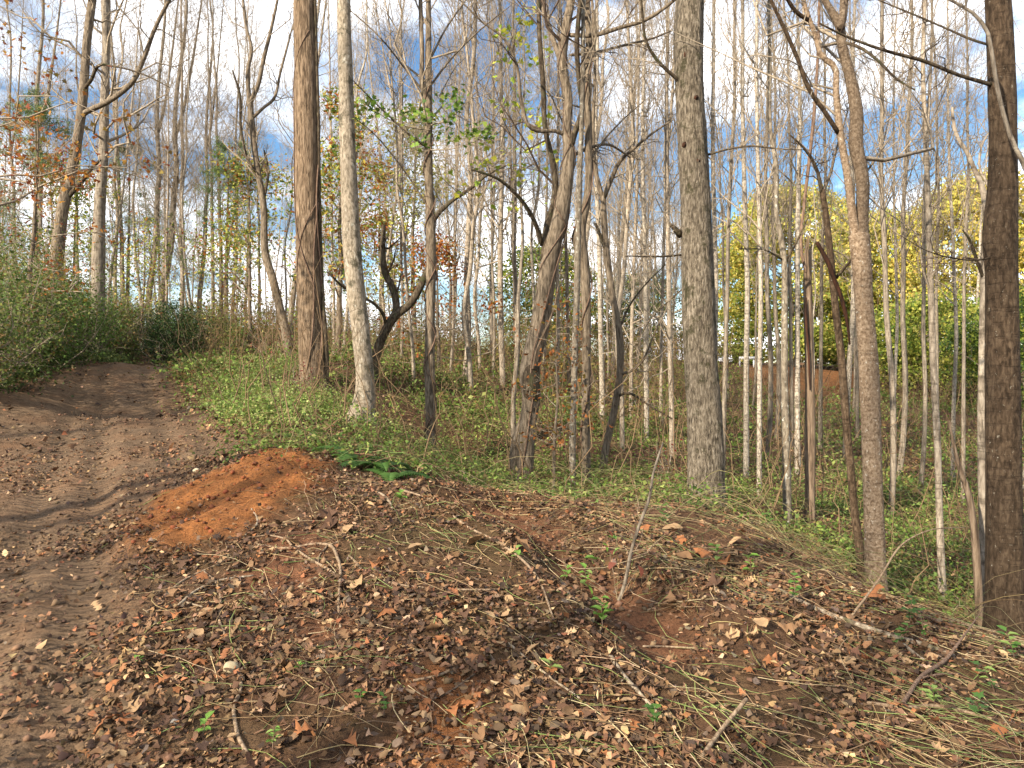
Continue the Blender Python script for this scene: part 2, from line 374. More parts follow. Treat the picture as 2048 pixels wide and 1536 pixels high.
def ground_mat():
    m, t, p = new_mat('soil'); g = NT(t)
    tc = g.n('ShaderNodeTexCoord'); vec = tc.outputs['Object']
    at = g.n('ShaderNodeAttribute', attribute_name='col'); se = g.n('ShaderNodeSeparateColor'); g.link(at.outputs['Color'], se.inputs[0])
    td = g.n('ShaderNodeAttribute', attribute_name='tread').outputs['Fac']
    n1 = g.noise(vec, 1.1, 6, .65); n2 = g.noise(vec, 7, 8, .7); n3 = g.noise(vec, 45, 6, .7); n4 = g.noise(vec, 160, 3, .6)
    humus = g.ramp(n2, [(.3, (.036, .019, .011)), (.5, (.1, .053, .029)), (.72, (.17, .096, .052))])
    green = g.mix(g.ramp(n1, [(.45, 0.), (.65, .35)]), humus, (.05, .055, .018))
    rd = g.ramp(n2, [(.28, (.05, .033, .020)), (.5, (.155, .1, .06)), (.72, (.25, .17, .106))])
    rd = g.mix(g.ramp(n1, [(.46, 0.), (.62, .5)]), rd, (.20, .105, .054))
    rd = g.mix(g.math('MULTIPLY', td, .5), rd, (.185, .125, .078))
    cy = g.ramp(n2, [(.28, (.06, .027, .012)), (.44, (.19, .078, .028)), (.6, (.29, .115, .038)), (.74, (.38, .145, .045))])
    br = g.ramp(n2, [(.3, (.055, .025, .014)), (.5, (.155, .07, .036)), (.75, (.27, .125, .062))])
    c = g.mix(se.outputs[0], green, rd); c = g.mix(se.outputs[2], c, br); c = g.mix(se.outputs[1], c, cy)
    c = g.mix(g.ramp(n3, [(.32, .75), (.5, 0.)]), c, (.016, .010, .007))
    c = g.mix(g.ramp(n4, [(.62, 0.), (.72, .4)]), c, (.30, .225, .15))
    g.link(c, p.inputs['Base Color']); p.inputs['Roughness'].default_value = .95; p.inputs['Specular IOR Level'].default_value = .1
    # tyre tread: cross bars about 9 cm apart inside the ruts
    wv = g.n('ShaderNodeTexWave', wave_type='BANDS', bands_direction='Y'); wv.inputs['Scale'].default_value = 3.4; wv.inputs['Distortion'].default_value = 1.6; wv.inputs['Detail'].default_value = 3; wv.inputs['Detail Scale'].default_value = 2.5
    g.link(vec, wv.inputs['Vector'])
    b = g.bump(g.math('MULTIPLY', wv.outputs['Fac'], td), 1., .045)
    hh = g.math('ADD', g.math('MULTIPLY', n3, .7), g.math('MULTIPLY', n2, .6)); hh = g.math('ADD', hh, g.math('MULTIPLY', n4, .25))
    g.link(g.bump(hh, 1., .035, b), p.inputs['Normal'])
    return m
M['ground'] = ground_mat()
build_ground()
def gz(x, y): return float(gh(np.array([x]), np.array([y]))[0])
def ghit(px, py):
    q = hit(px, py, gh)
    return np.stack([q[:, 0], q[:, 1], gh(q[:, 0], q[:, 1])], -1)

# ---------------------------------------------------------------- branching
def grow(start, dirv, length, radius, K, up, wob, rg, tip=.25):
    N = len(start); t = np.linspace(0, 1, K)[None, :, None]
    p = start[:, None, :]+dirv[:, None, :]*length[:, None, None]*t
    p = p+np.array([0, 0, 1.])*(np.reshape(up, (-1, 1, 1))*length[:, None, None]*t**2)
    w = rg.normal(0, 1, (N, K, 3))*wob*length[:, None, None]/K; w[:, 0] = 0
    p = p+np.cumsum(w, 1)
    return p, radius[:, None]*(1-(1-tip)*t[..., 0])
def sprout(paths, radii, per, tmin, tmax, ang, lf, rf, K, up, wob, rg, lens, minr=.0, alen=0.):
    N, k, _ = paths.shape; n = N*per
    i = np.repeat(np.arange(N), per); t = rg.uniform(tmin, tmax, n)*(k-1); a = np.minimum(t.astype(int), k-2); f = (t-a)[:, None]
    s = paths[i, a]*(1-f)+paths[i, a+1]*f; tg = nrm(paths[i, a+1]-paths[i, a])
    r = radii[i, a]*(1-f[:, 0])+radii[i, a+1]*f[:, 0]
    rv = rg.normal(0, 1, (n, 3)); pv = nrm(rv-(rv*tg).sum(1, keepdims=True)*tg)
    an = rg.uniform(ang[0], ang[1], n)[:, None]
    dv = nrm(tg*np.cos(an)+pv*np.sin(an))
    L = lens[i]*rg.uniform(lf[0], lf[1], n)*(1-.5*t/(k-1))+alen
    p, q = grow(s, dv, L, np.maximum(r*rf, minr), K, up, wob, rg)
    return p, q, L
def crown_parts(tp, tr, rg, n1, zfrac, len1, ang, up=.25, n2=7, n3=3, r1=.4, minr=.004, wob=.35, lenpow=.7, S=3):
    """limbs and twigs on a trunk polyline; returns parts and the twig end points"""
    tp = np.asarray(tp, float)[None]; tr = np.asarray(tr, float)[None]; k = tp.shape[1]
    t = np.sort(rg.uniform(zfrac[0], zfrac[1], n1)); ti = t*(k-1); a = np.minimum(ti.astype(int), k-2); f = (ti-a)[:, None]
    s = tp[0, a]*(1-f)+tp[0, a+1]*f; r = tr[0, a]*(1-f[:, 0])+tr[0, a+1]*f[:, 0]; tg = nrm(tp[0, a+1]-tp[0, a])
    phi = np.arange(n1)*2.4+rg.normal(0, .5, n1)
    e1 = nrm(np.cross(tg, np.array([0, 1., .01]))); e2 = np.cross(tg, e1)
    an = rg.uniform(ang[0], ang[1], n1)[:, None]
    dv = tg*np.cos(an)+(np.cos(phi)[:, None]*e1+np.sin(phi)[:, None]*e2)*np.sin(an)
    L = len1*(1.05-t)**lenpow*rg.uniform(.6, 1.25, n1)
    p1, q1 = grow(s, dv, L, np.maximum(r*r1, minr*1.8), 7, up, wob, rg)
    p2, q2, L2 = sprout(p1, q1, n2, .18, .98, (.5, 1.1), (.25, .55), .55, 4, .12, wob, rg, L, minr*1.2)
    out = [tubes(p1, q1, 4), tubes(p2, q2, S)]
    ends = p2[:, -1]
    if n3:
        p3, q3, L3 = sprout(p2, q2, n3, .2, .98, (.4, 1.1), (.35, .7), .6, 3, .1, wob, rg, L2, minr)
        out.append(tubes(p3, q3, S)); ends = p3.reshape(-1, 3)
    return out, ends

# ---- leaf templates: verts in the xy plane, y along the midrib, unit length
def lt_simple(bend=.25, w=.32):
    V = np.array([[0, 0, 0], [0, .5, 0], [0, 1, 0], [-w, .32, 0], [-w*.75, .72, 0], [w, .32, 0], [w*.75, .72, 0]], float)
    f = [[0, 1, 3], [3, 1, 4], [4, 1, 2], [0, 5, 1], [5, 6, 1], [6, 2, 1]]
    V[:, 2] = bend*np.abs(V[:, 0])*1.6-bend*V[:, 1]**2*.6
    return V, np.array(f)
def lt_ovate(rg, curl=.6, w=.3, n=7):
    ys = np.linspace(0, 1, n); hs = w*np.sin(np.pi*ys**.8)**.8+.004
    V = np.concatenate([np.stack([0*ys, ys, 0*ys], 1), np.stack([-hs*rg.uniform(.85, 1.1, n), ys, 0*ys], 1), np.stack([hs*rg.uniform(.85, 1.1, n), ys, 0*ys], 1)]); f = []
    for i in range(n-1): f += [[i, i+1, n+i], [n+i, i+1, n+i+1], [i, 2*n+i, i+1], [2*n+i, 2*n+i+1, i+1]]
    V[:, 2] = curl*(rg.uniform(-.3, 1.3)*V[:, 0]**2*3+rg.uniform(-.9, .9)*(V[:, 1]-.5)**2+rg.uniform(-.6, .6)*V[:, 0]*V[:, 1])+rg.normal(0, .02, len(V))
    return V, np.array(f)
def lt_oak(rg, curl=.5, n=4):
    """lobed leaf: midrib strip with deep bays"""
    ys, hs = [0.], [.03]
    for i in range(n):
        c = .12+.78*(i+.5)/n+rg.normal(0, .03); w = (.36*math.sin(math.pi*(.25+.6*(i+.5)/n))+.06)*rg.uniform(.7, 1.1)
        ys += [c-.09, c+.03, c+.10]; hs += [.11+.06*rg.random(), w, .6*w]
    ys += [1.]; hs += [.02]
    ys = np.array(ys); hs = np.array(hs); k = len(ys)
    V = np.concatenate([np.stack([0*ys, ys, 0*ys], 1), np.stack([-hs*rg.uniform(.75, 1.15, k), ys+hs*.25, 0*ys], 1), np.stack([hs*rg.uniform(.75, 1.15, k), ys+hs*.25, 0*ys], 1)])
    f = []
    for i in range(k-1):
        f += [[i, i+1, k+i], [k+i, i+1, k+i+1], [i, 2*k+i, i+1], [2*k+i, 2*k+i+1, i+1]]
    b1, b2, b3 = rg.uniform(-.5, 1.2), rg.uniform(-1, 1), rg.uniform(-.5, .5)
    V[:, 2] = curl*(b1*V[:, 0]**2*2.2+b2*(V[:, 1]-.5)**2+b3*V[:, 0]*V[:, 1])+rg.normal(0, .03*curl, len(V))
    return V, np.array(f)
def lt_maple(rg, curl=.4):
    a = np.radians([-100, -70, -45, -20, 0, 25, 45, 62, 90, 118, 135, 155, 180, 200, 225, 250, 280]); r = np.array([.12, .22, .42, .25, .5, .3, .38, .3, .62, .3, .38, .3, .5, .25, .42, .22, .12])
    V = np.concatenate([[[0, .38, 0]], np.stack([np.cos(a)*r, .38+np.sin(a)*r, 0*a], 1)])
    f = [[0, i, i+1] for i in range(1, len(a))]
    V[:, 2] = curl*(rg.uniform(-.6, 1)*V[:, 0]**2*2+rg.uniform(-.8, .8)*(V[:, 1]-.4)**2)+rg.normal(0, .04*curl, len(V))
    return V, np.array(f)
def lt_frag(rg):
    V = np.array([[0, 0, 0], [-.3, .45, 0], [.32, .4, 0], [-.1, 1, 0], [.35, .85, 0]], float)
    V[:, 0] *= rg.uniform(.45, 1.1); V[:, 2] = rg.normal(0, .2, 5); V[:, :2] += rg.normal(0, .12, (5, 2))
    return V, np.array([[0, 2, 1], [1, 2, 3], [2, 4, 3]])
def lt_quad(w=.36):
    return np.array([[0, 0, 0], [-w, .5, .08], [w, .5, .08], [0, 1, -.1]], float), np.array([[0, 2, 1], [1, 2, 3]])
def rotmats(nv, yaw):
    """frames with z = nv, y at angle yaw in the plane"""
    ref = np.where(np.abs(nv[:, 2:3]) < .9, np.array([[0, 0, 1.]]), np.array([[0, 1., 0]]))
    e1 = nrm(np.cross(ref, nv)); e2 = np.cross(nv, e1)
    y = np.cos(yaw)[:, None]*e2+np.sin(yaw)[:, None]*e1; x = np.cross(y, nv)
    return np.stack([x, y, nv], -1)
def scatter(templates, pos, nv, size, col, rg):
    """every position gets a random template -> verts, tris, colours"""
    n = len(pos); ch = rg.integers(0, len(templates), n); Rm = rotmats(nv, rg.uniform(0, 2*np.pi, n))
    Vs, Fs, Cs, off = [], [], [], 0
    for k, (V, f) in enumerate(templates):
        i = np.where(ch == k)[0]
        if not len(i): continue
        X = np.einsum('nij,vj->nvi', Rm[i], V)*size[i, None, None]+pos[i, None, :]
        m = len(V)
        Vs.append(X.reshape(-1, 3)); Fs.append((f[None]+(np.arange(len(i))*m)[:, None, None]).reshape(-1, 3)+off); off += len(i)*m
        Cs.append(np.repeat(col[i], m, 0))
    return np.concatenate(Vs), np.concatenate(Fs), np.concatenate(Cs)
def palette(cols, n, rg, jit=.18, p=None):
    c = np.array(cols)[rg.choice(len(cols), n, p=p)]
    return np.clip(c*rg.uniform(1-jit, 1+jit, (n, 1))*rg.uniform(1-jit*.4, 1+jit*.4, (n, 3)), 0, 1)
def upish(n, rg, k): return nrm(np.array([[0, 0, 1.]])+rg.normal(0, k, (n, 3)))
lrg = np.random.default_rng(3)
OAK = [lt_oak(lrg, c, n) for c in (.4, .8, 1.2) for n in (3, 4)]; MAPLE = [lt_maple(lrg, c) for c in (.3, .6, 1.)]
SIMPLE = [lt_simple(b, w) for b, w in ((.2, .3), (.6, .33), (-.4, .28))]; FRAG = [lt_frag(lrg) for _ in range(8)]; QUAD = [lt_quad(.36), lt_quad(.28)]
ORANGE = [lin(178,110,48), lin(160,88,42), lin(192,138,66), lin(138,72,42), lin(140,118,54), lin(120,100,55)]
RUST = [lin(150,85,40), lin(170,110,50), lin(120,70,40), lin(140,120,55)]
GREEN = [lin(95,125,45), lin(120,150,60), lin(75,105,40), lin(150,165,70)]
YELLOW = [lin(204,184,84), lin(188,178,80), lin(168,170,78), lin(214,196,110), lin(150,160,74)]
OLIVE = [lin(132,145,58), lin(110,130,50), lin(160,162,68), lin(88,108,44)]
DKGREEN = [lin(50,75,35), lin(65,90,40), lin(40,60,30)]

def leaves_at(name, ends, n, size, cols, rg, parent, spread=.12, tmpl=None, mat='leaf', tilt=.7):
    i = rg.integers(0, len(ends), n); pos = ends[i]+rg.normal(0, spread, (n, 3))
    V, f, c = scatter(tmpl or SIMPLE, pos, upish(n, rg, tilt), rg.uniform(size*.6, size*1.2, n), palette(cols, n, rg), rg)
    return mk(name, V, f, M[mat], parent, col=c)

# ---------------------------------------------------------------- traced trees
def pxp(pts, d, dy=0.):
    """pixel polyline with widths, at depth d (dy: how far it leans away over its length) -> xyz + radius"""
    n = len(pts); o = []
    for i, (px, py, w) in enumerate(pts):
        dd = d+dy*i/max(n-1, 1); o.append(np.append(P(px, py, dd), w/2*dd/F))
    return np.array(o)
def tree(name, label, d, main, mat, limbs=(), ext=6., dy=0., sides=18, step=.1, amp=.06, fl=.3, crown=None, twigmat='twig', cat='tree', ridge=0., seed=0, sink=.15, group=None):
    """main: base first. limbs: (pts, mat, dy). crown: dict for the grown twigs"""
    T = pxp(main, d, dy); b = T[0].copy(); g0 = gz(b[0], b[1])
    base = np.array([b[0], b[1], g0])
    T[0, 2] = g0-sink                                    # root the trunk in the soil
    if ext:
        dr = nrm(T[-1, :3]-T[-2, :3]); dr = nrm(dr+np.array([0, 0, .5]))
        n = 5; r0 = T[-1, 3]
        T = np.concatenate([T, [np.append(T[-1, :3]+dr*ext*(i+1)/n+np.array([.12*math.sin(i*2+seed), .12*math.cos(i*1.7+seed), 0]), r0*(1-.85*(i+1)/n)) for i in range(n)]])
    T[:, :3] -= base
    root = empty(name, base, label, cat, group)
    V, q = trunk(T, sides, step, amp, seed, fl=fl, ridge=ridge, cap=not ext); root_trunk[name] = mk('trunk', V, q, M[mat], root)
    ends_all = []; parts = []
    rg = np.random.default_rng(100+seed)
    for k, lb in enumerate(limbs):
        pts, lm, ldy = lb[:3]; lext = lb[3] if len(lb) > 3 else 0
        Lp = pxp(pts, d, ldy); Lp[:, :3] -= base
        if lext:
            dr = nrm(Lp[-1, :3]-Lp[-2, :3]); Lp = np.concatenate([Lp, [np.append(Lp[-1, :3]+dr*lext*.5, Lp[-1, 3]*.6), np.append(Lp[-1, :3]+dr*lext, Lp[-1, 3]*.15)]])
        V, q = trunk(Lp, 8 if Lp[:, 3].max() < .06 else 12, .09, .07, seed+k+1, cap=True); mk('limb', V, q, M[lm], root)
        Q = catmull(Lp, 14); pr = Q[None, :, :3]; rr_ = Q[None, :, 3]
        Ltot = np.array([np.linalg.norm(np.diff(Q[:, :3], axis=0), axis=1).sum()])
        p2, q2, L2 = sprout(pr, rr_, 9, .15, .98, (.5, 1.1), (.18, .4), .4, 5, .1, .5, rg, Ltot, .005)
        p3, q3, L3 = sprout(p2, q2, 5, .2, .98, (.4, 1.1), (.35, .7), .6, 3, .1, .5, rg, L2, .003)
        parts += [tubes(p2, q2, 4), tubes(p3, q3, 3)]; ends_all.append(p3.reshape(-1, 3))
    if crown:
        Q = catmull(T, 40)
        pp, ends = crown_parts(Q[:, :3], Q[:, 3], rg, crown.get('n', 26), crown.get('z', (.35, .98)), crown.get('len', 2.6), crown.get('ang', (.6, 1.1)), crown.get('up', .2), crown.get('n2', 6), crown.get('n3', 3), .35, crown.get('minr', .0035), crown.get('wob', .45), crown.get('pow', .5))
        parts += pp; ends_all.append(ends)
    if parts:
        V, q = merge(parts); mk('crown', V, q, M[twigmat], root)
    root['_h'] = 0; del root['_h']
    return root, (np.concatenate(ends_all) if ends_all else None), base
root_trunk = {}
def helix(base, P4, turns, rad, t0, t1, phase, seed, over=1.05):
    """a vine winding up a trunk polyline (world coordinates relative to base)"""
    Q = catmull(P4, 120); n0, n1 = int(t0*119), int(t1*119); Q = Q[n0:n1+1]; k = len(Q)
    a = phase+np.linspace(0, turns*2*np.pi, k)+.5*np.sin(np.linspace(0, 9, k)+seed)
    r = Q[:, 3]*over+rad*.6
    c = Q[:, :3]-base+np.stack([np.cos(a)*r, np.sin(a)*r, 0*a], 1)
    return np.concatenate([c, np.full((k, 1), rad)*np.linspace(1, .7, k)[:, None]], 1)

A_pts = [(626,778,54),(625,735,51),(623,700,50),(618,525,48),(614,340,46),(612,175,44),(609,-10,41)]
tA, _, bA = tree('tulip_tree', 'tall furrowed brown trunk with climbing vines, beside grassy road verge', 15.5, A_pts, 'furrow', ext=9, sides=44, step=.07, amp=.03, fl=.34, ridge=.03, seed=1, crown=dict(n=16, z=(.55, .98), len=3.5))
PA = pxp(A_pts, 15.5)
for s_, (tu, ra, t0, t1, ph) in enumerate([(.35, .022, .0, .95, -1.2), (.8, .016, .05, .98, -2.2), (-.6, .014, .2, 1, -.9), (1.3, .011, .3, .9, -2.6)]):
    V, q = trunk(helix(bA, PA, tu, ra, t0, t1, ph, s_), 6, .06, .12, s_); mk('vine', V, q, M['vine'], root_trunk['tulip_tree'])
dv = pxp([(652,770,11),(651,700,11),(645,600,10),(640,480,9),(638,400,9),(637,300,8),(635,200,8),(632,90,7),(630,0,6),(630,-60,5)], 15.45); dv[:, :3] -= bA; dv[0, 2] = -.1
V, q = trunk(dv, 8, .06, .2, 5); tag(mk('vine', V, q, M['dark'], root_trunk['tulip_tree']), 'thick dark hairy vine on the shaded side of trunk')

B_pts = [(722,872,62),(721,845,60),(724,822,50),(729,800,43),(730,770,38),(722,672,36),(713,590,36),(704,500,36),(697,340,33),(692,175,29),(688,-10,26)]
tB, _, bB = tree('pale_tree', 'pale smooth barked trunk leaning out of a swollen flared base', 12, B_pts, 'pale', ext=8, sides=36, step=.07, amp=.05, fl=.3, seed=2, crown=dict(n=16, z=(.5, .98), len=2.6))

C_pts = [(861,930,24),(861,850,21),(860,760,21),(860,650,19),(862,500,19),(857,340,17),(857,190,15),(857,0,10)]
tC, eC, bC = tree('twin_stem_tree', 'slim grey trunk wound with vines, splitting high into twin stems', 13, C_pts, 'grey', ext=6, sides=20, amp=.07, fl=.2, seed=3,
   limbs=[([(857,215,10),(848,190,10),(844,100,9),(841,0,8)], 'grey', 0, 4), ([(857,195,5),(820,150,4),(760,75,3),(700,20,2)], 'grey', -.5, .6), ([(860,300,5),(820,270,4),(760,215,3),(710,165,2)], 'grey', -.8, .4),
          ([(860,120,5),(890,60,4),(935,-5,3)], 'grey', .5, .6), ([(862,170,5),(900,120,4),(960,60,3),(1010,20,2)], 'grey', .9, .4), ([(860,420,4),(800,330,3),(740,260,2),(700,230,1.5)], 'grey', -1.0)],
   crown=dict(n=18, z=(.35, .98), len=2.4, ang=(.5, .9)))
PC = pxp(C_pts, 13)
for s_, (tu, ra, t0, t1, ph) in enumerate([(6., .013, .0, .85, 0), (-5., .010, .02, .6, 2)]):
    V, q = trunk(helix(bC, PC, tu, ra, t0, t1, ph, s_, 1.1), 6, .05, .1, s_); mk('vine', V, q, M['vine'], root_trunk['twin_stem_tree'])
# green sprays on tree C
for (cx, cy, sx, sy, n) in [(745,215,38,22,70), (830,225,40,20,60), (905,200,28,18,60), (880,240,60,22,50), (960,265,36,16,60), (925,275,45,14,30), (840,285,30,14,20)]:
    gs = []
    for k in range(n):
        gs.append(P(cx+lrg.normal(0, sx*.55), cy+lrg.normal(0, sy*.55), 12.6+lrg.normal(0, .35)))
    gs = np.array(gs)-bC; V, f, c = scatter(MAPLE, gs, upish(len(gs), lrg, .8), lrg.uniform(.07, .13, len(gs)), palette(GREEN, len(gs), lrg), lrg); tag(mk('leaf_spray', V, f, M['leaf'], tC, col=c), kind='stuff')
tw = []
for (x0, y0, x1, y1) in [(860,260,720,200),(862,250,950,185),(862,300,990,255),(860,240,790,215),(940,270,1000,262),(760,218,720,228)]:
    a = P(x0, y0, 12.9)-bC; b = P(x1, y1, 12.5)-bC; t = np.linspace(0, 1, 7)[:, None]; tw.append(a+(b-a)*t+np.array([0, 0, -.12])*np.sin(t*3.14))
V, q = tubes(np.array(tw), np.tile(np.linspace(.012, .004, 7), (len(tw), 1)), 5); mk('twig', V, q, M['twig'], tC)

tM, _, _ = tree('mossy_forked_tree', 'dark mossy forked trunk with one broken prong and one long arching limb', 17, [(746,732,20),(752,712,19),(771,661,18),(788,635,18),(819,609,15),(846,562,14),(862,512,13),(857,479,12),(867,441,11),(894,410,9),(942,376,7),(976,349,5),(1012,331,3)], 'dark', ext=0, sides=14, amp=.1, fl=.25, seed=4, twigmat='dtwig',
   limbs=[([(780,645,15),(791,622,15),(783,572,14),(769,544,13),(766,500,12),(767,452,9)], 'dark', .3), ([(772,650,7),(766,628,7),(750,609,6),(705,585,5),(690,576,5),(653,543,3)], 'dark', -.8)])

D_pts = [(1050,1000,34),(1048,965,32),(1052,900,31),(1056,840,33),(1062,795,38),(1060,745,42),(1066,705,40),(1075,671,40),(1087,603,37),(1097,534,35),(1104,500,34),(1125,410,31),(1135,342,26),(1138,300,24),(1133,267,19),(1137,205,17),(1124,125,19),(1133,51,17),(1144,-10,15)]
tD, _, bD = tree('leaning_burled_tree', 'leaning grey trunk with dark rotten burl and forked crown in the hollow', 11.5, D_pts, 'grey', ext=6, sides=30, step=.07, amp=.07, fl=.3, seed=5, twigmat='dtwig',
   limbs=[([(1138,305,16),(1147,273,13),(1164,222,11),(1158,160,10),(1154,103,10),(1161,-5,9)], 'dark', -.4, 3), ([(1124,128,13),(1106,79,11),(1089,27,10),(1074,-10,9)], 'grey', .5, 3),
          ([(1090,520,18),(1096,445,15),(1109,403,14),(1106,325,12),(1093,273,11),(1086,171,10),(1079,68,9),(1076,-10,8)], 'dark', .35, 3),
          ([(1084,490,10),(1072,450,9),(1055,417,8),(1024,380,7),(993,356,6),(942,339,3)], 'dark', -.9),
          ([(1132,270,10),(1110,262,8),(1075,262,8),(1060,255,7),(1045,215,7),(1030,120,6),(1010,80,5),(960,40,4),(930,10,3)], 'grey', -.6, .5),
          ([(1140,70,9),(1190,70,9),(1240,55,8),(1290,40,8),(1330,15,7),(1360,-10,6)], 'grey', -.7, 1.5), ([(1142,110,6),(1190,105,6),(1250,90,5),(1310,75,4),(1345,60,3)], 'grey', .9),
          ([(1148,310,8),(1180,295,6),(1220,290,5),(1260,315,3)], 'grey', 1.2)],
   crown=dict(n=20, z=(.5, .98), len=2.2, ang=(.5, 1.2)))
PD = pxp(D_pts, 11.5)
for s_, (tu, ra, t0, t1, ph) in enumerate([(.5, .013, .0, .7, -2.6), (3., .008, .35, .95, 0), (-3, .007, .5, .98, 1)]):
    V, q = trunk(helix(bD, PD, tu, ra, t0, t1, ph, s_, 1.08), 6, .05, .1, s_); mk('vine', V, q, M['vine'], root_trunk['leaning_burled_tree'])
bl = pxp([(1066,803,24),(1062,785,34),(1060,755,36),(1064,728,26),(1068,712,10)], 11.45); bl[:, :3] -= bD
V, q = trunk(bl, 16, .03, .16, 7, cap=True); tag(mk('burl', V, q, M['dark'], root_trunk['leaning_burled_tree']), 'dark rotten burl bulging from the trunk')
sn = pxp([(1066,738,6),(1072,705,5),(1084,675,5),(1100,640,5),(1112,600,4),(1116,575,3)], 11.3); sn[:, :3] -= bD; V, q = trunk(sn, 7, .05, .1, 2, cap=True); mk('dead_limb', V, q, M['dead'], root_trunk['leaning_burled_tree'])
tree('leaning_stub_tree', 'stout leaning stub crossing behind the burled trunk, its foot further left', 12.1, [(1026,925,24),(1036,880,24),(1052,825,20),(1068,770,15),(1078,720,8)], 'grey', ext=0, sides=16, amp=.08, fl=.25, seed=6)

E_pts = [(1172,990,20),(1172,945,18),(1172,739,17),(1173,603,19),(1167,520,22),(1159,478,27),(1162,455,20),(1172,410,16),(1177,273,15),(1175,171,14),(1178,68,14),(1173,-10,13)]
tE, _, bE = tree('kinked_tree', 'slender tan trunk with a swollen kink partway up and spiral vine scars', 11.6, E_pts, 'grey', ext=6, sides=18, step=.06, amp=.06, fl=.2, seed=7, crown=dict(n=18, z=(.35, .98), len=2.0),
   limbs=[([(1175,330,5),(1200,290,4),(1235,250,3),(1290,200,2)], 'grey', .6)])
V, q = trunk(helix(bE, pxp(E_pts, 11.6), 4., .014, .05, .9, 1, 3, 1.08), 6, .05, .1, 3); mk('vine', V, q, M['vine'], root_trunk['kinked_tree'])
tree('white_spotted_tree', 'thin grey trunk with white lichen spots beside kinked tan tree', 11.2, [(1146,995,14),(1145,910,13),(1150,705,13),(1155,534,12),(1160,350,10),(1166,150,9),(1168,0,8)], 'lichen', ext=5, sides=14, fl=.2, seed=8, crown=dict(n=14, z=(.45, .98), len=1.6))
tree('crooked_tree', 'crooked olive grey tree with Y fork and side limb, beside kinked tree', 13, [(1203,950,16),(1207,925,15),(1216,876,14),(1231,808,14),(1240,739,14),(1239,671,14),(1224,585,13),(1213,505,13),(1208,440,12),(1206,393,12)], 'grey', ext=0, sides=14, fl=.25, seed=9,
   limbs=[([(1206,400,10),(1191,342,9),(1186,270,8),(1190,150,6),(1184,0,5)], 'grey', .4, 3), ([(1207,398,10),(1222,360,9),(1240,322,8),(1270,295,6),(1300,270,5),(1345,240,3)], 'grey', -.5), ([(1238,748,7),(1262,742,6),(1283,725,5),(1300,690,4),(1320,640,3)], 'grey', -.4), ([(1238,792,6),(1250,786,6),(1268,790,5),(1300,812,4),(1345,838,3)], 'dark', -.9), ([(1216,510,8),(1200,470,7),(1191,447,5)], 'dark', -.1), ([(1238,660,5),(1260,610,4),(1290,570,3),(1330,530,2)], 'dark', .5)])

F_pts = [(1411,1012,74),(1410,985,67),(1411,914,67),(1409,831,66),(1401,707,63),(1398,621,63),(1394,497,60),(1390,373,58),(1385,290,56),(1378,166,54),(1377,62,56),(1380,-10,50)]
tF, _, bF = tree('large_shaggy_tree', 'large upright trunk with shaggy grey bark, moss streaks and knotholes', 9.2, F_pts, 'shag', ext=9, sides=52, step=.05, amp=.05, fl=.42, ridge=.07, seed=10, crown=dict(n=14, z=(.6, .98), len=3.),
   limbs=[([(1362,470,16),(1352,460,12),(1340,449,6)], 'dark', -.1), ([(1380,180,7),(1345,150,7),(1310,115,6),(1290,75,5),(1285,30,5),(1282,-10,4)], 'dark', -.5, 1.), ([(1362,510,4),(1320,513,4),(1250,512,2)], 'dark', -.4), ([(1380,565,3),(1340,600,3),(1300,640,2),(1270,700,1.5)], 'dark', .4),
          ([(1415,310,5),(1450,300,4),(1500,292,4),(1560,298,3),(1620,300,2)], 'dark', -.4)])
for (kx, ky, kw) in [(1366,295,9), (1386,205,7), (1389,330,9), (1372,118,15)]:
    c0 = P(kx, ky, 9.2)-bF; r = kw/2*9.2/F; rt = 27*9.2/F
    ox = c0[0]-(P(1385, ky, 9.2)-bF)[0]; yy = -math.sqrt(max(rt*rt-ox*ox, 1e-4))
    V, q = trunk(np.array([[c0[0], yy+.02, c0[2], r*1.3], [c0[0]*1., yy-.012, c0[2], r*1.15], [c0[0], yy-.02, c0[2], r*.75], [c0[0], yy-.008, c0[2], r*.5]]), 12, .008, .15, 3); tag(mk('knothole', V, q, M['hollow'], root_trunk['large_shaggy_tree']), 'dark knothole in the bark')

G_pts = [(1752,1190,46),(1751,1165,40),(1749,1080,38),(1744,914,37),(1738,748,37),(1728,600,35),(1723,520,38),(1718,470,40)]
tree('twin_trunk_tree', 'sunlit speckled tan trunk forking into pale and shade darkened stems', 8.0, G_pts, 'speck', ext=0, sides=36, step=.05, amp=.04, fl=.35, seed=11,
   limbs=[([(1716,500,22),(1708,452,18),(1695,352,15),(1682,277,14),(1672,186,13),(1668,132,12),(1643,112,11),(1631,70,10),(1618,37,9),(1604,-8,8)], 'speck', .0, 3),
          ([(1722,500,30),(1724,447,25),(1724,352,25),(1712,290,26),(1713,228,25),(1703,166,22),(1683,83,20),(1680,52,20),(1656,12,14),(1645,-10,13)], 'dimspeck', .15, 3),
          ([(1681,56,16),(1687,25,17),(1688,-10,16)], 'dimspeck', .12, 3), ([(1677,267,9),(1655,232,9),(1618,178,9),(1593,112,8),(1569,58,8),(1538,-8,7)], 'brown', -.4, 1.5), ([(1616,40,8),(1589,21,8),(1571,-10,7)], 'brown', -.2, 1),
          ([(1693,86,6),(1720,95,6),(1759,124,5),(1792,157,5),(1830,180,3)], 'dark', -.5), ([(1722,360,5),(1750,320,4),(1790,260,2)], 'grey', .5)])
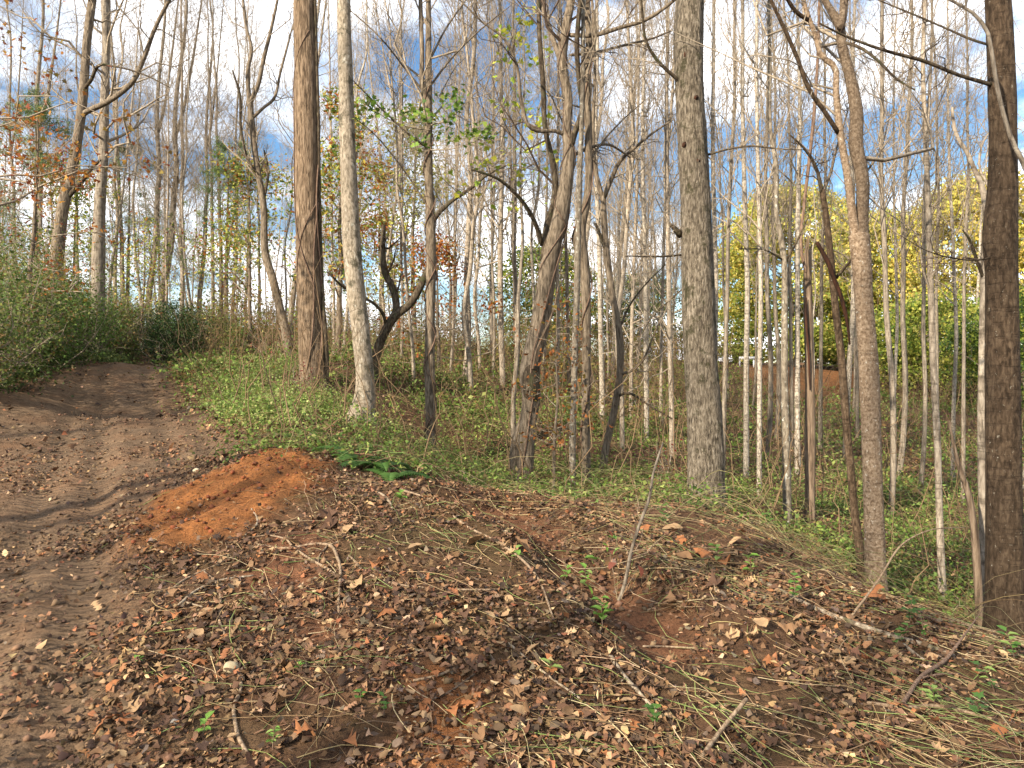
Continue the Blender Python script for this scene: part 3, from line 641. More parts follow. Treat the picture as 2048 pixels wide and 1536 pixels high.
tree('slim_dark_tree', 'slim dark trunk leaning against the foot of the sunlit twin tree', 8.3, [(1724,1140,17),(1718,1085,16),(1711,1038,15),(1701,935,15),(1693,852,15),(1684,728,15),(1672,624,14),(1660,500,13),(1652,430,12),(1644,380,11)], 'brown', ext=0, sides=16, fl=.15, seed=12, twigmat='dtwig',
   limbs=[([(1644,388,8),(1634,340,7),(1622,315,6),(1602,290,4),(1580,270,3)], 'dark', -.3), ([(1645,385,7),(1660,350,6),(1672,300,4),(1690,240,3)], 'grey', .3, .5), ([(1672,555,7),(1690,535,6),(1706,512,4)], 'dark', -.2)])
db, _, _ = None, None, None
root = empty('broken_branch', P(1690,690,8.0), 'black broken branch hanging from the snag top across slim dark trunk', 'branch')
bp = pxp([(1626,488,7),(1640,512,9),(1651,534,10),(1660,560,9),(1672,590,9),(1681,621,8),(1688,660,6),(1691,690,4)], 8.0); bp[:, :3] -= np.array(root.location); bp[:, 1] -= .1
V, q = trunk(bp, 10, .04, .12, 3, cap=True); mk('branch_wood', V, q, M['hollow'], root)
tI, _, bI = tree('broken_snag', 'dead broken snag of brown rotten wood with splintered top', 11, [(1620,1050,21),(1620,1010,19),(1620,914,19),(1620,790,18),(1616,624,16),(1615,540,14),(1616,500,12)], 'dead', ext=0, sides=20, step=.06, amp=.12, fl=.1, seed=13, ridge=.08)
for k, (x0, w, yt) in enumerate([(1611,5,478), (1616,6,462), (1621,5,484), (1613,4,470)]):
    sp = pxp([(x0,560,w*1.2),(x0,520,w),(x0+1,495,w*.7),(x0+2,yt,.6)], 10.97+.02*k); sp[:, :3] -= bI; V, q = trunk(sp, 6, .04, .2, k, cap=True); mk('splinter', V, q, M['dead'], root_trunk['broken_snag'])
sp = pxp([(1613,595,2),(1612,620,5),(1614,660,5),(1618,720,5),(1620,780,2)], 10.9); sp[:, :3] -= bI; V, q = trunk(sp, 8, .05, .15, 3, cap=True); mk('hollow_slit', V, q, M['hollow'], root_trunk['broken_snag'])
hv = pxp([(1641,-60,6),(1639,0,6),(1635,124,6),(1629,220,7),(1622,290,7),(1608,414,7),(1602,476,7),(1604,510,7),(1612,545,6)], 10.7)
root = empty('hanging_vine', hv[-1, :3], 'long reddish brown vine hanging from the canopy beside the broken snag', 'vine'); hv[:, :3] -= hv[-1, :3].copy()
V, q = trunk(hv, 8, .06, .1, 4, cap=True); mk('vine_stem', V, q, M['vine'], root)

tree('lichen_tree', 'narrow dark trunk spotted with grey lichen, left of the broken snag', 10.5, [(1576,1068,18),(1574,1000,17),(1573,914,16),(1569,790,15),(1569,645,13),(1566,500,12),(1563,480,12),(1554,435,10),(1552,331,9),(1542,269,8),(1540,124,7),(1538,0,6)], 'lichen', ext=4, sides=16, fl=.15, seed=14, crown=dict(n=16, z=(.5, .98), len=1.6), limbs=[([(1568,525,6),(1585,500,5),(1600,470,4),(1618,430,2)], 'dark', -.2), ([(1566,520,4),(1530,500,3),(1480,498,2)], 'dark', -.5)])
tree('white_bark_tree', 'slim white barked trunk standing between lichen tree and broken snag', 16, [(1596,960,12),(1595,900,11),(1595,700,10),(1595,541,10),(1597,373,9),(1600,248,8),(1596,60,6),(1594,-10,5)], 'poplar3', ext=5, sides=12, fl=.2, seed=15, crown=dict(n=30, z=(.4, .98), len=2.6, ang=(.5, .9)))
tree('pale_wavy_tree', 'thin pale wavy trunk left of the dark brown trunk, with open twigs', 9.0, [(1886,1212,16),(1882,1114,14),(1879,1030,13),(1875,893,13),(1867,740,12),(1861,560,12),(1856,400,11),(1852,290,10),(1846,120,8),(1850,0,7)], 'poplar', ext=5, sides=14, fl=.15, seed=16, crown=dict(n=26, z=(.3, .98), len=2.0, ang=(.5, 1.)))
H_pts = [(2014,1292,78),(2012,1260,70),(2009,1114,66),(2008,997,64),(2005,707,60),(2003,540,59),(2001,480,62),(2006,373,53),(2003,166,50),(1995,-10,46)]
tree('dark_brown_tree', 'thick dark brown trunk flecked with pale specks, near shaded bank edge', 6.6, H_pts, 'brown', ext=9, sides=46, step=.05, amp=.045, fl=.4, seed=17, twigmat='dtwig', crown=dict(n=12, z=(.55, .98), len=2.6),
   limbs=[([(1990,172,9),(1960,163,8),(1925,153,7),(1842,120,7),(1780,104,6),(1718,83,5),(1665,60,4),(1639,46,3)], 'dark', -.35), ([(1978,90,5),(1940,78,5),(1904,62,4),(1846,37,4),(1776,8,3)], 'dark', .3, .4),
          ([(2010,505,4),(1960,520,3),(1900,515,3),(1850,500,2),(1800,470,2)], 'dark', -.3)])
tree('arched_sapling', 'pale bent sapling stem crossing in front of the dark brown trunk', 6.1, [(2120,1250,12),(2110,800,11),(2085,480,10),(2060,360,10),(2046,325,10),(2028,290,9),(2007,228,8),(1993,166,8),(1983,104,7),(1974,62,7),(1945,25,6),(1904,2,5),(1860,-30,4)], 'poplar2', ext=0, sides=12, fl=.15, seed=18)
tree('sunlit_rear_tree', 'sunlit tan trunk half hidden behind the dark brown trunk', 7.7, [(1977,1240,24),(1974,1160,22),(1969,1062,20),(1966,955,19),(1967,680,17),(1970,520,15),(1972,420,13),(1962,368,11),(1950,342,9),(1937,310,8),(1912,269,7),(1904,215,5)], 'poplar', ext=0, sides=16, fl=.15, seed=19, limbs=[([(1970,410,6),(1980,380,6),(1960,340,5),(1964,290,4),(1990,250,3)], 'poplar', .3), ([(1968,560,7),(1950,510,7),(1940,480,5),(1925,460,3)], 'dark', -.2)])
tree('split_snag', 'short split dead snag of orange brown wood left of dark brown trunk', 7.4, [(1962,1222,16),(1955,1150,15),(1946,1045,14),(1936,985,12),(1921,940,9),(1908,890,6),(1898,842,4)], 'dead', ext=0, sides=12, amp=.14, fl=.1, seed=20, ridge=.1)

tree('leaning_vine_tree', 'leaning trunk rising right over the thicket with a long low limb', 21, [(108,560,26),(113,518,25),(117,479,24),(127,410,22),(147,325,19),(161,239,18),(168,171,17),(174,85,16),(186,-10,15)], 'grey', ext=6, sides=18, fl=.15, seed=21, sink=1.,
   limbs=[([(166,228,11),(178,221,11),(205,209,11),(239,188,10),(267,161,10),(284,126,9),(308,62,8),(328,20,7),(345,-10,6)], 'grey', -.8, 2), ([(135,395,9),(165,362,8),(185,335,7),(200,320,5)], 'dark', -.4), ([(166,180,7),(182,160,7),(196,132,6),(230,133,4),(290,150,3),(340,175,2)], 'dark', -1.)], crown=dict(n=16, z=(.5, .98), len=3.))
tree('big_grey_tree', 'stout straight grey trunk rising behind the leaning vine tree', 24, [(195,590,28),(197,518,25),(200,410,21),(207,308,18),(209,205,16),(212,103,15),(210,-10,15)], 'poplar2', ext=7, sides=18, fl=.15, seed=22, sink=1., crown=dict(n=30, z=(.35, .98), len=3.4))
tU, eU, _ = tree('forked_tree', 'slender dark trunk leaning left, forking into upright stems above the road', 22, [(580,712,22),(572,665,19),(561,621,17),(544,553,16),(533,518,15),(527,410,13),(513,325,12),(503,239,12),(499,200,12)], 'grey', ext=0, sides=16, fl=.2, seed=23,
   limbs=[([(499,205,9),(496,137,8),(503,103,7),(492,51,6),(485,-10,5)], 'grey', .2, 4), ([(500,205,9),(513,178,9),(527,120,8),(540,68,7),(556,-5,5)], 'grey', -.3, 4), ([(506,235,7),(530,213,6),(544,202,6),(561,144,5),(578,80,4)], 'grey', .6, 1), ([(516,350,6),(503,332,5),(482,256,5),(479,188,5),(465,140,3)], 'dark', -.6), ([(528,400,6),(536,340,5),(528,300,3)], 'dark', .2)], crown=dict(n=10, z=(.5, .95), len=1.8))

# ---------------------------------------------------------------- background poplars: a few grown kinds, copied
KINDS = []
for k in range(12):
    rg = np.random.default_rng(500+k); Ht = 18.
    t = np.linspace(0, 1, 15); wob = np.cumsum(rg.normal(0, .05+.05*(k % 3), (15, 2)), 0); wob[0] = 0
    T = np.stack([wob[:, 0]+.25*rg.normal()*t, wob[:, 1]+.25*rg.normal()*t, t*Ht-.4*(t == 0), .1*(1-.93*t**1.1)+.004], 1)
    V, q = trunk(T, 10, .35, .05, k, fl=.25)
    if k % 4 == 1:          # a stem that forks partway
        i0 = 5+k % 3; a_ = rg.uniform(0, 6.28); tt = np.linspace(0, 1, 9)
        F2 = np.stack([T[i0, 0]+np.cos(a_)*(1.1*tt**.7), T[i0, 1]+np.sin(a_)*(1.1*tt**.7), T[i0, 2]+tt*(Ht-T[i0, 2])*.9, T[i0, 3]*.75*(1-.93*tt)+.004], 1)
        V2, q2 = trunk(F2, 8, .35, .05, k+50); V, q = merge([(V, q), (V2, q2)])
    Q = catmull(T, 50)
    low = k % 3 == 0
    pp, ends = crown_parts(Q[:, :3], Q[:, 3], rg, 52, (.14 if low else .27, .985), 3.9, (.5, .9), .34, 10, 4, .23, .0036, .42, .75)
    if k % 4 == 1:
        p4, _ = crown_parts(catmull(F2, 30)[:, :3], catmull(F2, 30)[:, 3], rg, 26, (.1, .98), 2.6, (.5, .9), .3, 7, 3, .28, .0036, .4, .7); pp += p4
    if k % 2:
        p2, _ = crown_parts(Q[:, :3], Q[:, 3], rg, 7, (.08, .4), 2.2, (1.0, 1.5), .02, 4, 2, .16, .0038, .6, .3); pp += p2
    Vc, qc = merge(pp)
    me1 = mk('trunk', V, q, M[['poplar', 'poplar2', 'poplar3', 'poplar', 'poplar2', 'poplar'][k % 6]]); me2 = mk('crown', Vc, qc, M['twig'])
    KINDS.append((me1.data, me2.data, ends)); bpy.data.objects.remove(me1); bpy.data.objects.remove(me2)
GL = {'near': ('bare poplar standing along the near end of the dirt road', 'poplars along the near end of the road'),
      'left': ('slender bare poplar in the wood behind the left thicket and road bend', 'poplars behind the thicket and road'),
      'mid': ('slim straight bare poplar on the slope across the hollow', 'poplars on the slope across the hollow'),
      'right': ('slim bare poplar in the hollow in front of the yellow trees', 'poplars in the hollow before the yellow trees'),
      'far': ('tall distant bare poplar on the far ridge', 'distant poplars on the ridge')}
placed = []
nbg = 0
def poplar(x, y, diam, Ht, gk, tilt=0., kind=None):
    global nbg
    k = int(rng.integers(0, len(KINDS))) if kind is None else kind
    if gk == 'right': k = (2, 4, 8, 10)[k % 4]
    s = np.clip(diam/.2, .4, 1.8); sz = Ht/18.
    o = empty('poplar_tree', (x, y, gz(x, y)-.1), GL[gk][0], 'tree', GL[gk][1]); o.rotation_euler = (rng.normal(0, .012), tilt, rng.uniform(0, 6.28) if not tilt else 0.)
    o.scale = (s, s, sz); cs = np.clip(.8/s if s > .8 else 1., .6, 1.)+.15
    share('trunk', KINDS[k][0], o); c = share('crown', KINDS[k][1], o); c.scale = (cs+rng.uniform(0, .25), cs+rng.uniform(0, .25), 1)
    placed.append((x, y)); nbg += 1
    return o
PICK = {304: 'slim poplar rising beside the cedar bush, on the thicket side', 330: 'stouter grey poplar rising directly behind the cedar bush', 363: 'slim poplar rising beside the cedar bush, on the forked tree side', 403: 'thin poplar midway between cedar bush and forked tree', 72: 'straight poplar behind orange leaves beside the leaning vine tree', 253: 'slim poplar between stout grey trunk and cedar bush',
        925: 'slim poplar just past the little orange beech', 1345: 'slim poplar standing close beside the large shaggy trunk', 1428: 'pale poplar half hidden behind the large shaggy trunk', 1492: 'slim poplar midway between large shaggy trunk and lichen tree', 1518: 'thin poplar next to the lichen tree, on the shaggy trunk side', 1778: 'pale banded poplar next to the sunlit twin trunk', 1836: 'thin poplar between the banded poplar and pale wavy trunk', 1690: 'stout pale poplar partly hidden behind the slim dark trunk', 2040: 'slim poplar beyond the dark brown trunk, on its far side'}
# those that can be picked out in the picture: foot pixel, top pixel at the frame's upper third, width
for (bx, by, tx, w, gk) in [(304,640,314,12,'left'),(330,625,346,14,'left'),(363,620,364,9,'left'),(403,625,410,9,'left'),(253,635,256,9,'left'),(72,600,68,13,'left'),(30,600,14,8,'left'),(287,620,284,6,'left'),(430,640,440,7,'left'),(448,650,452,8,'left'),(385,630,383,6,'left'),(470,650,466,7,'left'),(228,640,235,8,'left'),(150,620,150,7,'left'),(495,660,492,6,'left'),
      (925,758,920,12,'mid'),(961,752,958,7,'mid'),(1007,772,996,12,'mid'),(1030,760,1020,11,'mid'),(1052,750,1048,7,'mid'),(1113,800,1116,9,'mid'),(1205,850,1200,11,'mid'),(1245,900,1252,10,'mid'),(1293,885,1290,10,'mid'),(1345,915,1340,11,'mid'),(1262,840,1268,8,'mid'),(1322,850,1326,7,'mid'),(680,720,686,7,'mid'),(668,715,660,6,'mid'),(800,730,796,6,'mid'),(905,740,910,6,'mid'),(985,760,980,6,'mid'),(1085,780,1090,7,'mid'),(1140,800,1136,8,'mid'),
      (1492,958,1487,11,'right'),(1518,1002,1516,10,'right'),(1532,920,1528,10,'right'),(1550,880,1548,9,'right'),(1428,900,1427,11,'right'),(1445,980,1460,8,'right'),(1778,1038,1768,12,'right'),(1794,962,1806,11,'right'),(1786,900,1790,7,'right'),(1836,1000,1842,9,'right'),(1690,920,1692,11,'right'),(1640,900,1644,8,'right'),(1715,880,1712,7,'right'),(1905,960,1895,8,'right'),(1585,900,1584,8,'right'),(1875,940,1872,7,'right'),(1925,1010,1930,8,'right'),(2040,980,2042,10,'right')]:
    g = ghit(bx, by)[0]; d = g[1]
    if d > 55: d = 40.; g = np.array([(bx-CX)/F*d, d, 0])
    diam = w*d/F; dh = 12.
    tilt = math.atan2((tx-bx), 450.)*.9
    po = poplar(g[0], d, diam, np.clip(13+diam*40, 13, 24), gk, tilt)
    if bx in PICK: po['label'] = PICK[bx]
# the wood between and beyond them
tries = 0
def spaced(x, y, m): return all((x-a)**2+(y-b)**2 > m*m for a, b in placed)
while nbg < 184 and tries < 6000:
    tries += 1
    y = rng.uniform(17, 70) if nbg < 145 else rng.uniform(38, 85); x = rng.uniform(-.78, .78)*y
    if poly_sd(ROAD, np.array([x]), np.array([y]))[0] > -1.0 or poly_sd(BANK, np.array([x]), np.array([y]))[0] > -1: continue
    u = CX+F*x/y
    if 1430 < u and (rng.random() < .8 or y < 26 or 46 < y < 60): continue
    if u < 420 and y < 22: continue
    if 400 < u < 760 and y < 26: continue
    if not spaced(x, y, 1.1): continue
    gk = 'far' if y > 48 else 'left' if u < 700 else 'mid' if u < 1400 else 'right'
    dm = rng.choice([rng.uniform(.05, .1), rng.uniform(.09, .17), rng.uniform(.15, .24)], p=[.4, .42, .18]); poplar(x, y, dm, (9+dm*55)*rng.uniform(.85, 1.2), gk, rng.normal(0, .045))
# trees beside and behind the viewpoint, whose shade falls over the near bank
for (x, y) in [(-9, 3), (-12, -2), (-7.5, -5), (-5, -8), (-10, -9), (-14, -6), (-16, 1), (-3, -11), (-8, -13), (1, -9)]:
    poplar(x, y, rng.uniform(.2, .3), rng.uniform(15, 20), 'near', 0)

# ---------------------------------------------------------------- leafy trees
def leafy(name, label, base, Ht, r0, mat, cols, nleaf, leaf, rg, n1=18, zf=(.25, .97), len1=2.2, ang=(.7, 1.3), tmpl=None, spread=.18, cat='tree', lean=(0, 0), twigmat='twig', n2=6, n3=3, lm='leaf', group=None, up=.1, lenpow=.5):
    b = np.array([base[0], base[1], gz(base[0], base[1])])
    t = np.linspace(0, 1, 9); w = np.cumsum(rg.normal(0, .03*Ht/6, (9, 2)), 0); w[0] = 0
    T = np.stack([w[:, 0]+lean[0]*t, w[:, 1]+lean[1]*t, t*Ht-.2*(t == 0), r0*(1-.9*t)+.004], 1)
    o = empty(name, b, label, cat, group); V, q = trunk(T, 12, .15, .06, int(Ht*10), fl=.2); mk('trunk', V, q, M[mat], o)
    Q = catmull(T, 30); pp, ends = crown_parts(Q[:, :3], Q[:, 3], rg, n1, zf, len1, ang, up, n2, n3, .35, .003, .5, lenpow)
    V, q = merge(pp); cr_ = mk('crown', V, q, M[twigmat], o)
    leaves_at('foliage', ends, nleaf, leaf, cols, rg, cr_, spread, tmpl, lm)
    return o
rl = np.random.default_rng(77)
leafy('orange_maple', 'orange leaved maple spreading limbs over the left thicket', P(-60,700,12.5)[:2], 7.5, .1, 'grey', ORANGE, 1100, .10, rl, n1=18, zf=(.35, .95), len1=3.4, ang=(1.1, 1.6), tmpl=MAPLE, spread=.12, up=0)
leafy('orange_oak', 'small orange leaved oak among grey trunks behind the thicket', P(60,640,17)[:2], 5.6, .07, 'grey', ORANGE, 1000, .10, rl, n1=14, len1=2.6, ang=(1., 1.6), tmpl=OAK, spread=.12, up=0)
leafy('rust_oak', 'rust and green leaved oak behind the tall furrowed trunk', P(672,715,22)[:2], 7.6, .09, 'grey', RUST[:2]+GREEN+YELLOW+ORANGE[:1], 3000, .13, rl, n1=22, zf=(.15, .97), len1=2.4, tmpl=OAK, spread=.2)
leafy('rust_maple', 'rusty leaved young maple left of the tall furrowed trunk', P(500,690,27)[:2], 7., .08, 'grey', RUST[1:2]+OLIVE+YELLOW[2:]+ORANGE[:1], 2400, .13, rl, n1=20, zf=(.2, .97), len1=2.6, tmpl=MAPLE, spread=.2)
leafy('orange_beech', 'little orange brown beech between the pale and twin stem trees', P(880,735,20)[:2], 3.6, .05, 'grey', ORANGE[:2]+RUST, 1100, .1, rl, n1=14, len1=1.7, ang=(1., 1.5), tmpl=SIMPLE, spread=.12)
leafy('bronze_beech', 'bronze leaved beech sapling in front of white spotted trunk', P(1108,980,10.6)[:2], 2.7, .022, 'grey', [lin(150,90,45), lin(170,105,50), lin(120,80,48), lin(150,125,60)], 330, .07, rl, n1=16, zf=(.3, .97), len1=.8, ang=(1., 1.6), tmpl=SIMPLE, spread=.13, n2=4, n3=2)
leafy('yellow_green_tree', 'loose yellow green tree standing behind the twin stem trunk', P(830,720,31)[:2], 9.5, .1, 'poplar2', [lin(190,180,80), lin(165,165,70), lin(140,150,60), lin(200,190,110)], 3600, .15, rl, n1=24, zf=(.2, .98), len1=2.8, spread=.3)
leafy('olive_tree', 'thin olive leaved tree beyond the orange beech', P(760,715,34)[:2], 8.5, .1, 'poplar2', [lin(165,165,85), lin(150,140,70)]+RUST[:2], 2600, .15, rl, n1=22, zf=(.15, .98), len1=2.6, spread=.3)
leafy('thicket_sapling', 'loose rust and green sapling behind the roadside thicket', P(150,680,28)[:2], 6.5, .06, 'grey', OLIVE+YELLOW[2:]+RUST[:1], 2200, .12, rl, n1=20, zf=(.1, .97), len1=2.4, spread=.3)
leafy('yellowing_sapling', 'thin yellowing sapling just left of the cedar bush', P(285,690,27)[:2], 4.6, .05, 'grey', YELLOW[2:]+OLIVE+RUST[:1], 1200, .1, rl, n1=16, zf=(.1, .97), len1=1.8, spread=.25)
leafy('brown_sapling', 'brown leaved sapling between the cedar bush and forked tree', P(440,685,30)[:2], 6., .06, 'grey', OLIVE+YELLOW[2:]+RUST[:2], 2000, .12, rl, n1=18, zf=(.1, .97), len1=2.3, spread=.3)
leafy('slope_sapling', 'dull yellow sapling on the slope behind the burled tree', P(1130,760,30)[:2], 5.5, .05, 'grey', YELLOW[2:]+OLIVE+RUST, 1300, .11, rl, n1=16, zf=(.1, .97), len1=2., spread=.3)
# bright big-leaf twigs near the top of the frame
leafy('sparse_yellow_tree', 'thin tree with few yellow green leaves high beside burled trunk', P(1030,940,14)[:2], 7.8, .045, 'poplar2', [lin(190,190,70), lin(150,170,60)], 240, .14, rl, n1=16, zf=(.55, .98), len1=1.6, tmpl=MAPLE, spread=.1)

def blob_tree(name, label, base, Ht, r0, cz, rx, rz, cols, ncl, per, leaf, seed, low=None, tmpl=None, clr=(.9, 1.8)):
    """full crown: leaves on the shells of many uneven clumps"""
    rg = np.random.default_rng(seed); b = np.array([base[0], base[1], gz(base[0], base[1])])
    o = empty(name, b, label, 'tree')
    t = np.linspace(0, 1, 9); w = np.cumsum(rg.normal(0, .08, (9, 2)), 0); w[0] = 0
    T = np.stack([w[:, 0], w[:, 1], t*Ht*.9-.2*(t == 0), r0*(1-.9*t)+.01], 1)
    V, q = trunk(T, 12, .3, .06, seed, fl=.2); mk('trunk', V, q, M['poplar2'], o)
    Q = catmull(T, 30); pp, _ = crown_parts(Q[:, :3], Q[:, 3], rg, 24, (.12, .95), rx*1.0, (.7, 1.3), .15, 5, 2, .35, .008, .4, .4); V, q = merge(pp); cr_ = mk('crown', V, q, M['twig'], o)
    zc = rg.uniform(-1, 1, ncl); hr = np.where(zc > 0, np.sqrt(1-zc**2), 1-.18*zc**2)*rg.uniform(.3, 1., ncl)**.5; pa = rg.uniform(0, 6.28, ncl)
    cc = np.stack([np.cos(pa)*hr*rx, np.sin(pa)*hr*rx, zc*rz+cz], 1); cr = rg.uniform(clr[0], clr[1], ncl)
    n = ncl*per; i = np.repeat(np.arange(ncl), per); dv = nrm(rg.normal(0, 1, (n, 3))); dv[:, 2] = np.where(dv[:, 2] < -.3, -dv[:, 2]*.5, dv[:, 2])
    pos = cc[i]+dv*(cr[i]*rg.uniform(.45, 1.05, n)**.5)[:, None]*np.array([1, 1, .7])
    keep = pos[:, 2] > .25; pos = pos[keep]; dv = dv[keep]; n = len(pos)
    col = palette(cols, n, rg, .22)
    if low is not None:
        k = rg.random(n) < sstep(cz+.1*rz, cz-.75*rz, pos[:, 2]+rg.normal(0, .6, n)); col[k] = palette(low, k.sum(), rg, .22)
    V, f, c = scatter(tmpl or QUAD, pos, nrm(dv*.6+rg.normal(0, .6, (n, 3))), rg.uniform(leaf*.6, leaf*1.25, n), col, rg)
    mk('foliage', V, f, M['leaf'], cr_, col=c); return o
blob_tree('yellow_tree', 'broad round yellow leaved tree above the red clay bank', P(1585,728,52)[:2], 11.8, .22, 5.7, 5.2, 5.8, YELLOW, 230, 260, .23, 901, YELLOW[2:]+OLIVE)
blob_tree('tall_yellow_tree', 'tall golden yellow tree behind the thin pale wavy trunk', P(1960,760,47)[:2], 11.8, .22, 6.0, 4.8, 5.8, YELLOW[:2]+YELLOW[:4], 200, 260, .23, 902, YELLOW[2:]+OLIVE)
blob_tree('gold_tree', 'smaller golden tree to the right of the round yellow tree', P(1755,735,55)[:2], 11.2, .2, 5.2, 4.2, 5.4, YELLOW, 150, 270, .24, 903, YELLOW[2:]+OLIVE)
blob_tree('olive_hedge_tree', 'low olive green tree at the foot of the tall golden tree', P(1870,800,40)[:2], 5.2, .12, 2.4, 2.9, 2.2, OLIVE+YELLOW[2:3], 60, 260, .18, 904)
blob_tree('shade_green_tree', 'dense dark green tree behind the dark brown trunk', P(2060,830,34)[:2], 5.5, .12, 2.5, 2.8, 2.4, OLIVE[:2]+DKGREEN[:2], 60, 240, .16, 905)
blob_tree('rear_green_tree', 'rounded green tree on the rise behind the kinked tree', P(1090,712,44)[:2], 6.2, .12, 3.2, 2.6, 2.6, OLIVE+DKGREEN[:1], 50, 240, .18, 906)
blob_tree('hill_cedar', 'dark green cedar on the far rise beside large shaggy trunk', P(1270,720,48)[:2], 5.4, .12, 2.6, 2.2, 2.6, DKGREEN+OLIVE[:1], 44, 220, .18, 907)
def pine(name, label, base, Ht, seed, cols=None):
    rg = np.random.default_rng(seed); b = np.array([base[0], base[1], gz(base[0], base[1])]); o = empty(name, b, label, 'tree')
    t = np.linspace(0, 1, 9); T = np.stack([.1*np.sin(t*3+seed), .1*np.cos(t*2), t*Ht-.2*(t == 0), .11*(1-.92*t)+.006], 1)
    V, q = trunk(T, 10, .3, .05, seed, fl=.2); mk('trunk', V, q, M['grey'], o)
    Q = catmull(T, 30); pp, ends = crown_parts(Q[:, :3], Q[:, 3], rg, 34, (.25, .99), 2.8, (1.1, 1.5), .08, 6, 2, .3, .005, .4, .6); V, q = merge(pp); cr_ = mk('crown', V, q, M['twig'], o)
    n = 9000; i = rg.integers(0, len(ends), n); dv = nrm(rg.normal(0, 1, (n, 3))+np.array([0, 0, .5])); pos = ends[i]+rg.normal(0, .06, (n, 3))
    V, f, c = scatter([lt_quad(.045)], pos, nrm(np.cross(dv, rg.normal(0, 1, (n, 3)))), rg.uniform(.14, .24, n), palette(cols or [lin(95,115,60), lin(75,100,50), lin(120,130,75)], n, rg), rg); mk('needles', V, f, M['needle'], cr_, col=c)
pine('pine_tree', 'soft green pine rising behind the leaning vine tree', P(75,640,27)[:2], 8.5, 41)
pine('pine_tree', 'bushy green pine in the gap left of the forked tree', P(455,660,36)[:2], 9., 42)
pine('pine_tree', 'thin dull green pine between poplars behind the road bend', P(255,640,40)[:2], 9.5, 43)

# ---------------------------------------------------------------- shrubs and undergrowth
def shrub(name, label, base, h, w, cols, nst, nleaf, leaf, seed, tmpl=None, mat='leaf', stem='twig', cat='shrub', group=None, dense=0.):
    rg = np.random.default_rng(seed); b = np.array([base[0], base[1], gz(base[0], base[1])-.02]); o = empty(name, b, label, cat, group)
    a = rg.uniform(0, 6.28, nst); sp = rg.uniform(.15, 1., nst)
    dv = nrm(np.stack([np.cos(a)*sp*w/h, np.sin(a)*sp*w/h, np.ones(nst)], 1)); L = h*rg.uniform(.55, 1.1, nst)
    s = np.stack([np.cos(a)*.12*w*rg.random(nst), np.sin(a)*.12*w*rg.random(nst), -.05+0*a], 1)
    p1, q1 = grow(s, dv, L, rg.uniform(.006, .014, nst)*h**.5, 6, -.12, .5, rg); p2, q2, L2 = sprout(p1, q1, 7, .2, .98, (.5, 1.2), (.3, .6), .5, 4, 0, .5, rg, L, .003)
    V, q = merge([tubes(p1, q1, 5), tubes(p2, q2, 3)]); mk('stems', V, q, M[stem], o)
    ends = p2.reshape(-1, 3)
    if dense:
        n = int(nleaf*dense); u = nrm(rg.normal(0, 1, (n, 3)))*rg.random((n, 1))**.4*np.array([w*.8, w*.8, h*.5])+np.array([0, 0, h*.5]); ends = np.concatenate([ends, u[u[:, 2] > .02]])
    leaves_at('foliage', ends, nleaf, leaf, cols, rg, o, .05*h**.5, tmpl or QUAD, mat, .9); return o
cb = P(352,704,23.5); shrub('cedar_bush', 'dense dark green cedar bush at the bend of the dirt road', cb[:2], 2.3, 1.2, DKGREEN, 26, 11000, .10, 61, [lt_quad(.12), lt_quad(.2)], 'needle', cat='bush', dense=1.)
thk = [(-30,775,14.2,1.9),(25,755,16,2.3),(80,742,17.5,2.0),(130,735,19.5,1.9),(10,735,18.5,3.0),(170,722,22,1.8),(70,720,21,2.6),(220,715,24.5,1.6),(140,705,25,2.4),(265,708,27.5,1.7),(-60,740,17,3.0),(20,700,24,3.0),(440,700,29,1.3),(480,708,27,1.1),(400,698,31,1.4),(200,690,30,2.2),(-90,790,12.5,1.7)]
for k, (px, py, d, h) in enumerate(thk):
    left = px < 350
    shrub('thicket_shrub', 'tangled green privet shrub in the thicket along the road edge' if left else 'low tangled green shrub beyond the bend of the road', P(px, py, d)[:2], h*1.08, h*.66, [[lin(85,105,48), lin(108,128,58), lin(72,92,42), lin(128,138,70)], [lin(100,118,58), lin(125,130,70), lin(85,105,50), lin(135,110,65)], [lin(75,105,45), lin(98,130,55), lin(118,146,70)]][k % 3], 30, 4200, .075, 200+k, cat='shrub', group='shrubs of the roadside thicket' if left else 'shrubs beyond the road bend', dense=.4)
for k, (px, py, d, h, nm, lb, cl) in enumerate([(545,715,20,1.3,'red_shrub','dark red leaved shrub left of the forked tree foot',[lin(120,40,40), lin(90,35,35), lin(140,60,50)]),
     (600,742,14.6,.8,'red_sumac','small red leaved sumac sprig in front of the furrowed trunk',[lin(125,35,40), lin(100,30,35)]),
     (1325,915,11.5,.85,'red_bramble','thin bramble with bright red leaves left of large shaggy trunk',[lin(140,45,42), lin(110,50,42)])]):
    shrub(nm, lb, P(px, py, d)[:2], h, h*.5, cl, 7, 80, .05, 300+k, tmpl=SIMPLE)

vrg = np.random.default_rng(8)
def polar(n, d0, d1, a0, a1, rg, pw=1.0):
    """points spread over a fan of ground; pw 1 = even per picture row band, 2 = even per square metre"""
    r = (d0**pw+(d1**pw-d0**pw)*rg.random(n))**(1/pw); a = np.radians(rg.uniform(a0, a1, n)); return r*np.sin(a), r*np.cos(a)
CREST = pixpoly([(640,915),(760,960),(880,1000),(1000,1000),(1100,1012),(1300,1020),(1450,1030),(1600,1085),(1750,1190),(1900,1230),(2048,1270),(2500,1300),(2500,2600),(300,2600),(480,1536),(360,1400),(300,1130),(440,1090),(600,1000)])
FERNS = pixpoly([(620,870),(700,875),(800,930),(820,975),(740,965),(640,915)])
def near_bank(x, y): return sstep(-.5, .5, poly_sd(CREST, x, y)+(fbm(x*1.5, y*1.5, 40)-.5)*1.2)

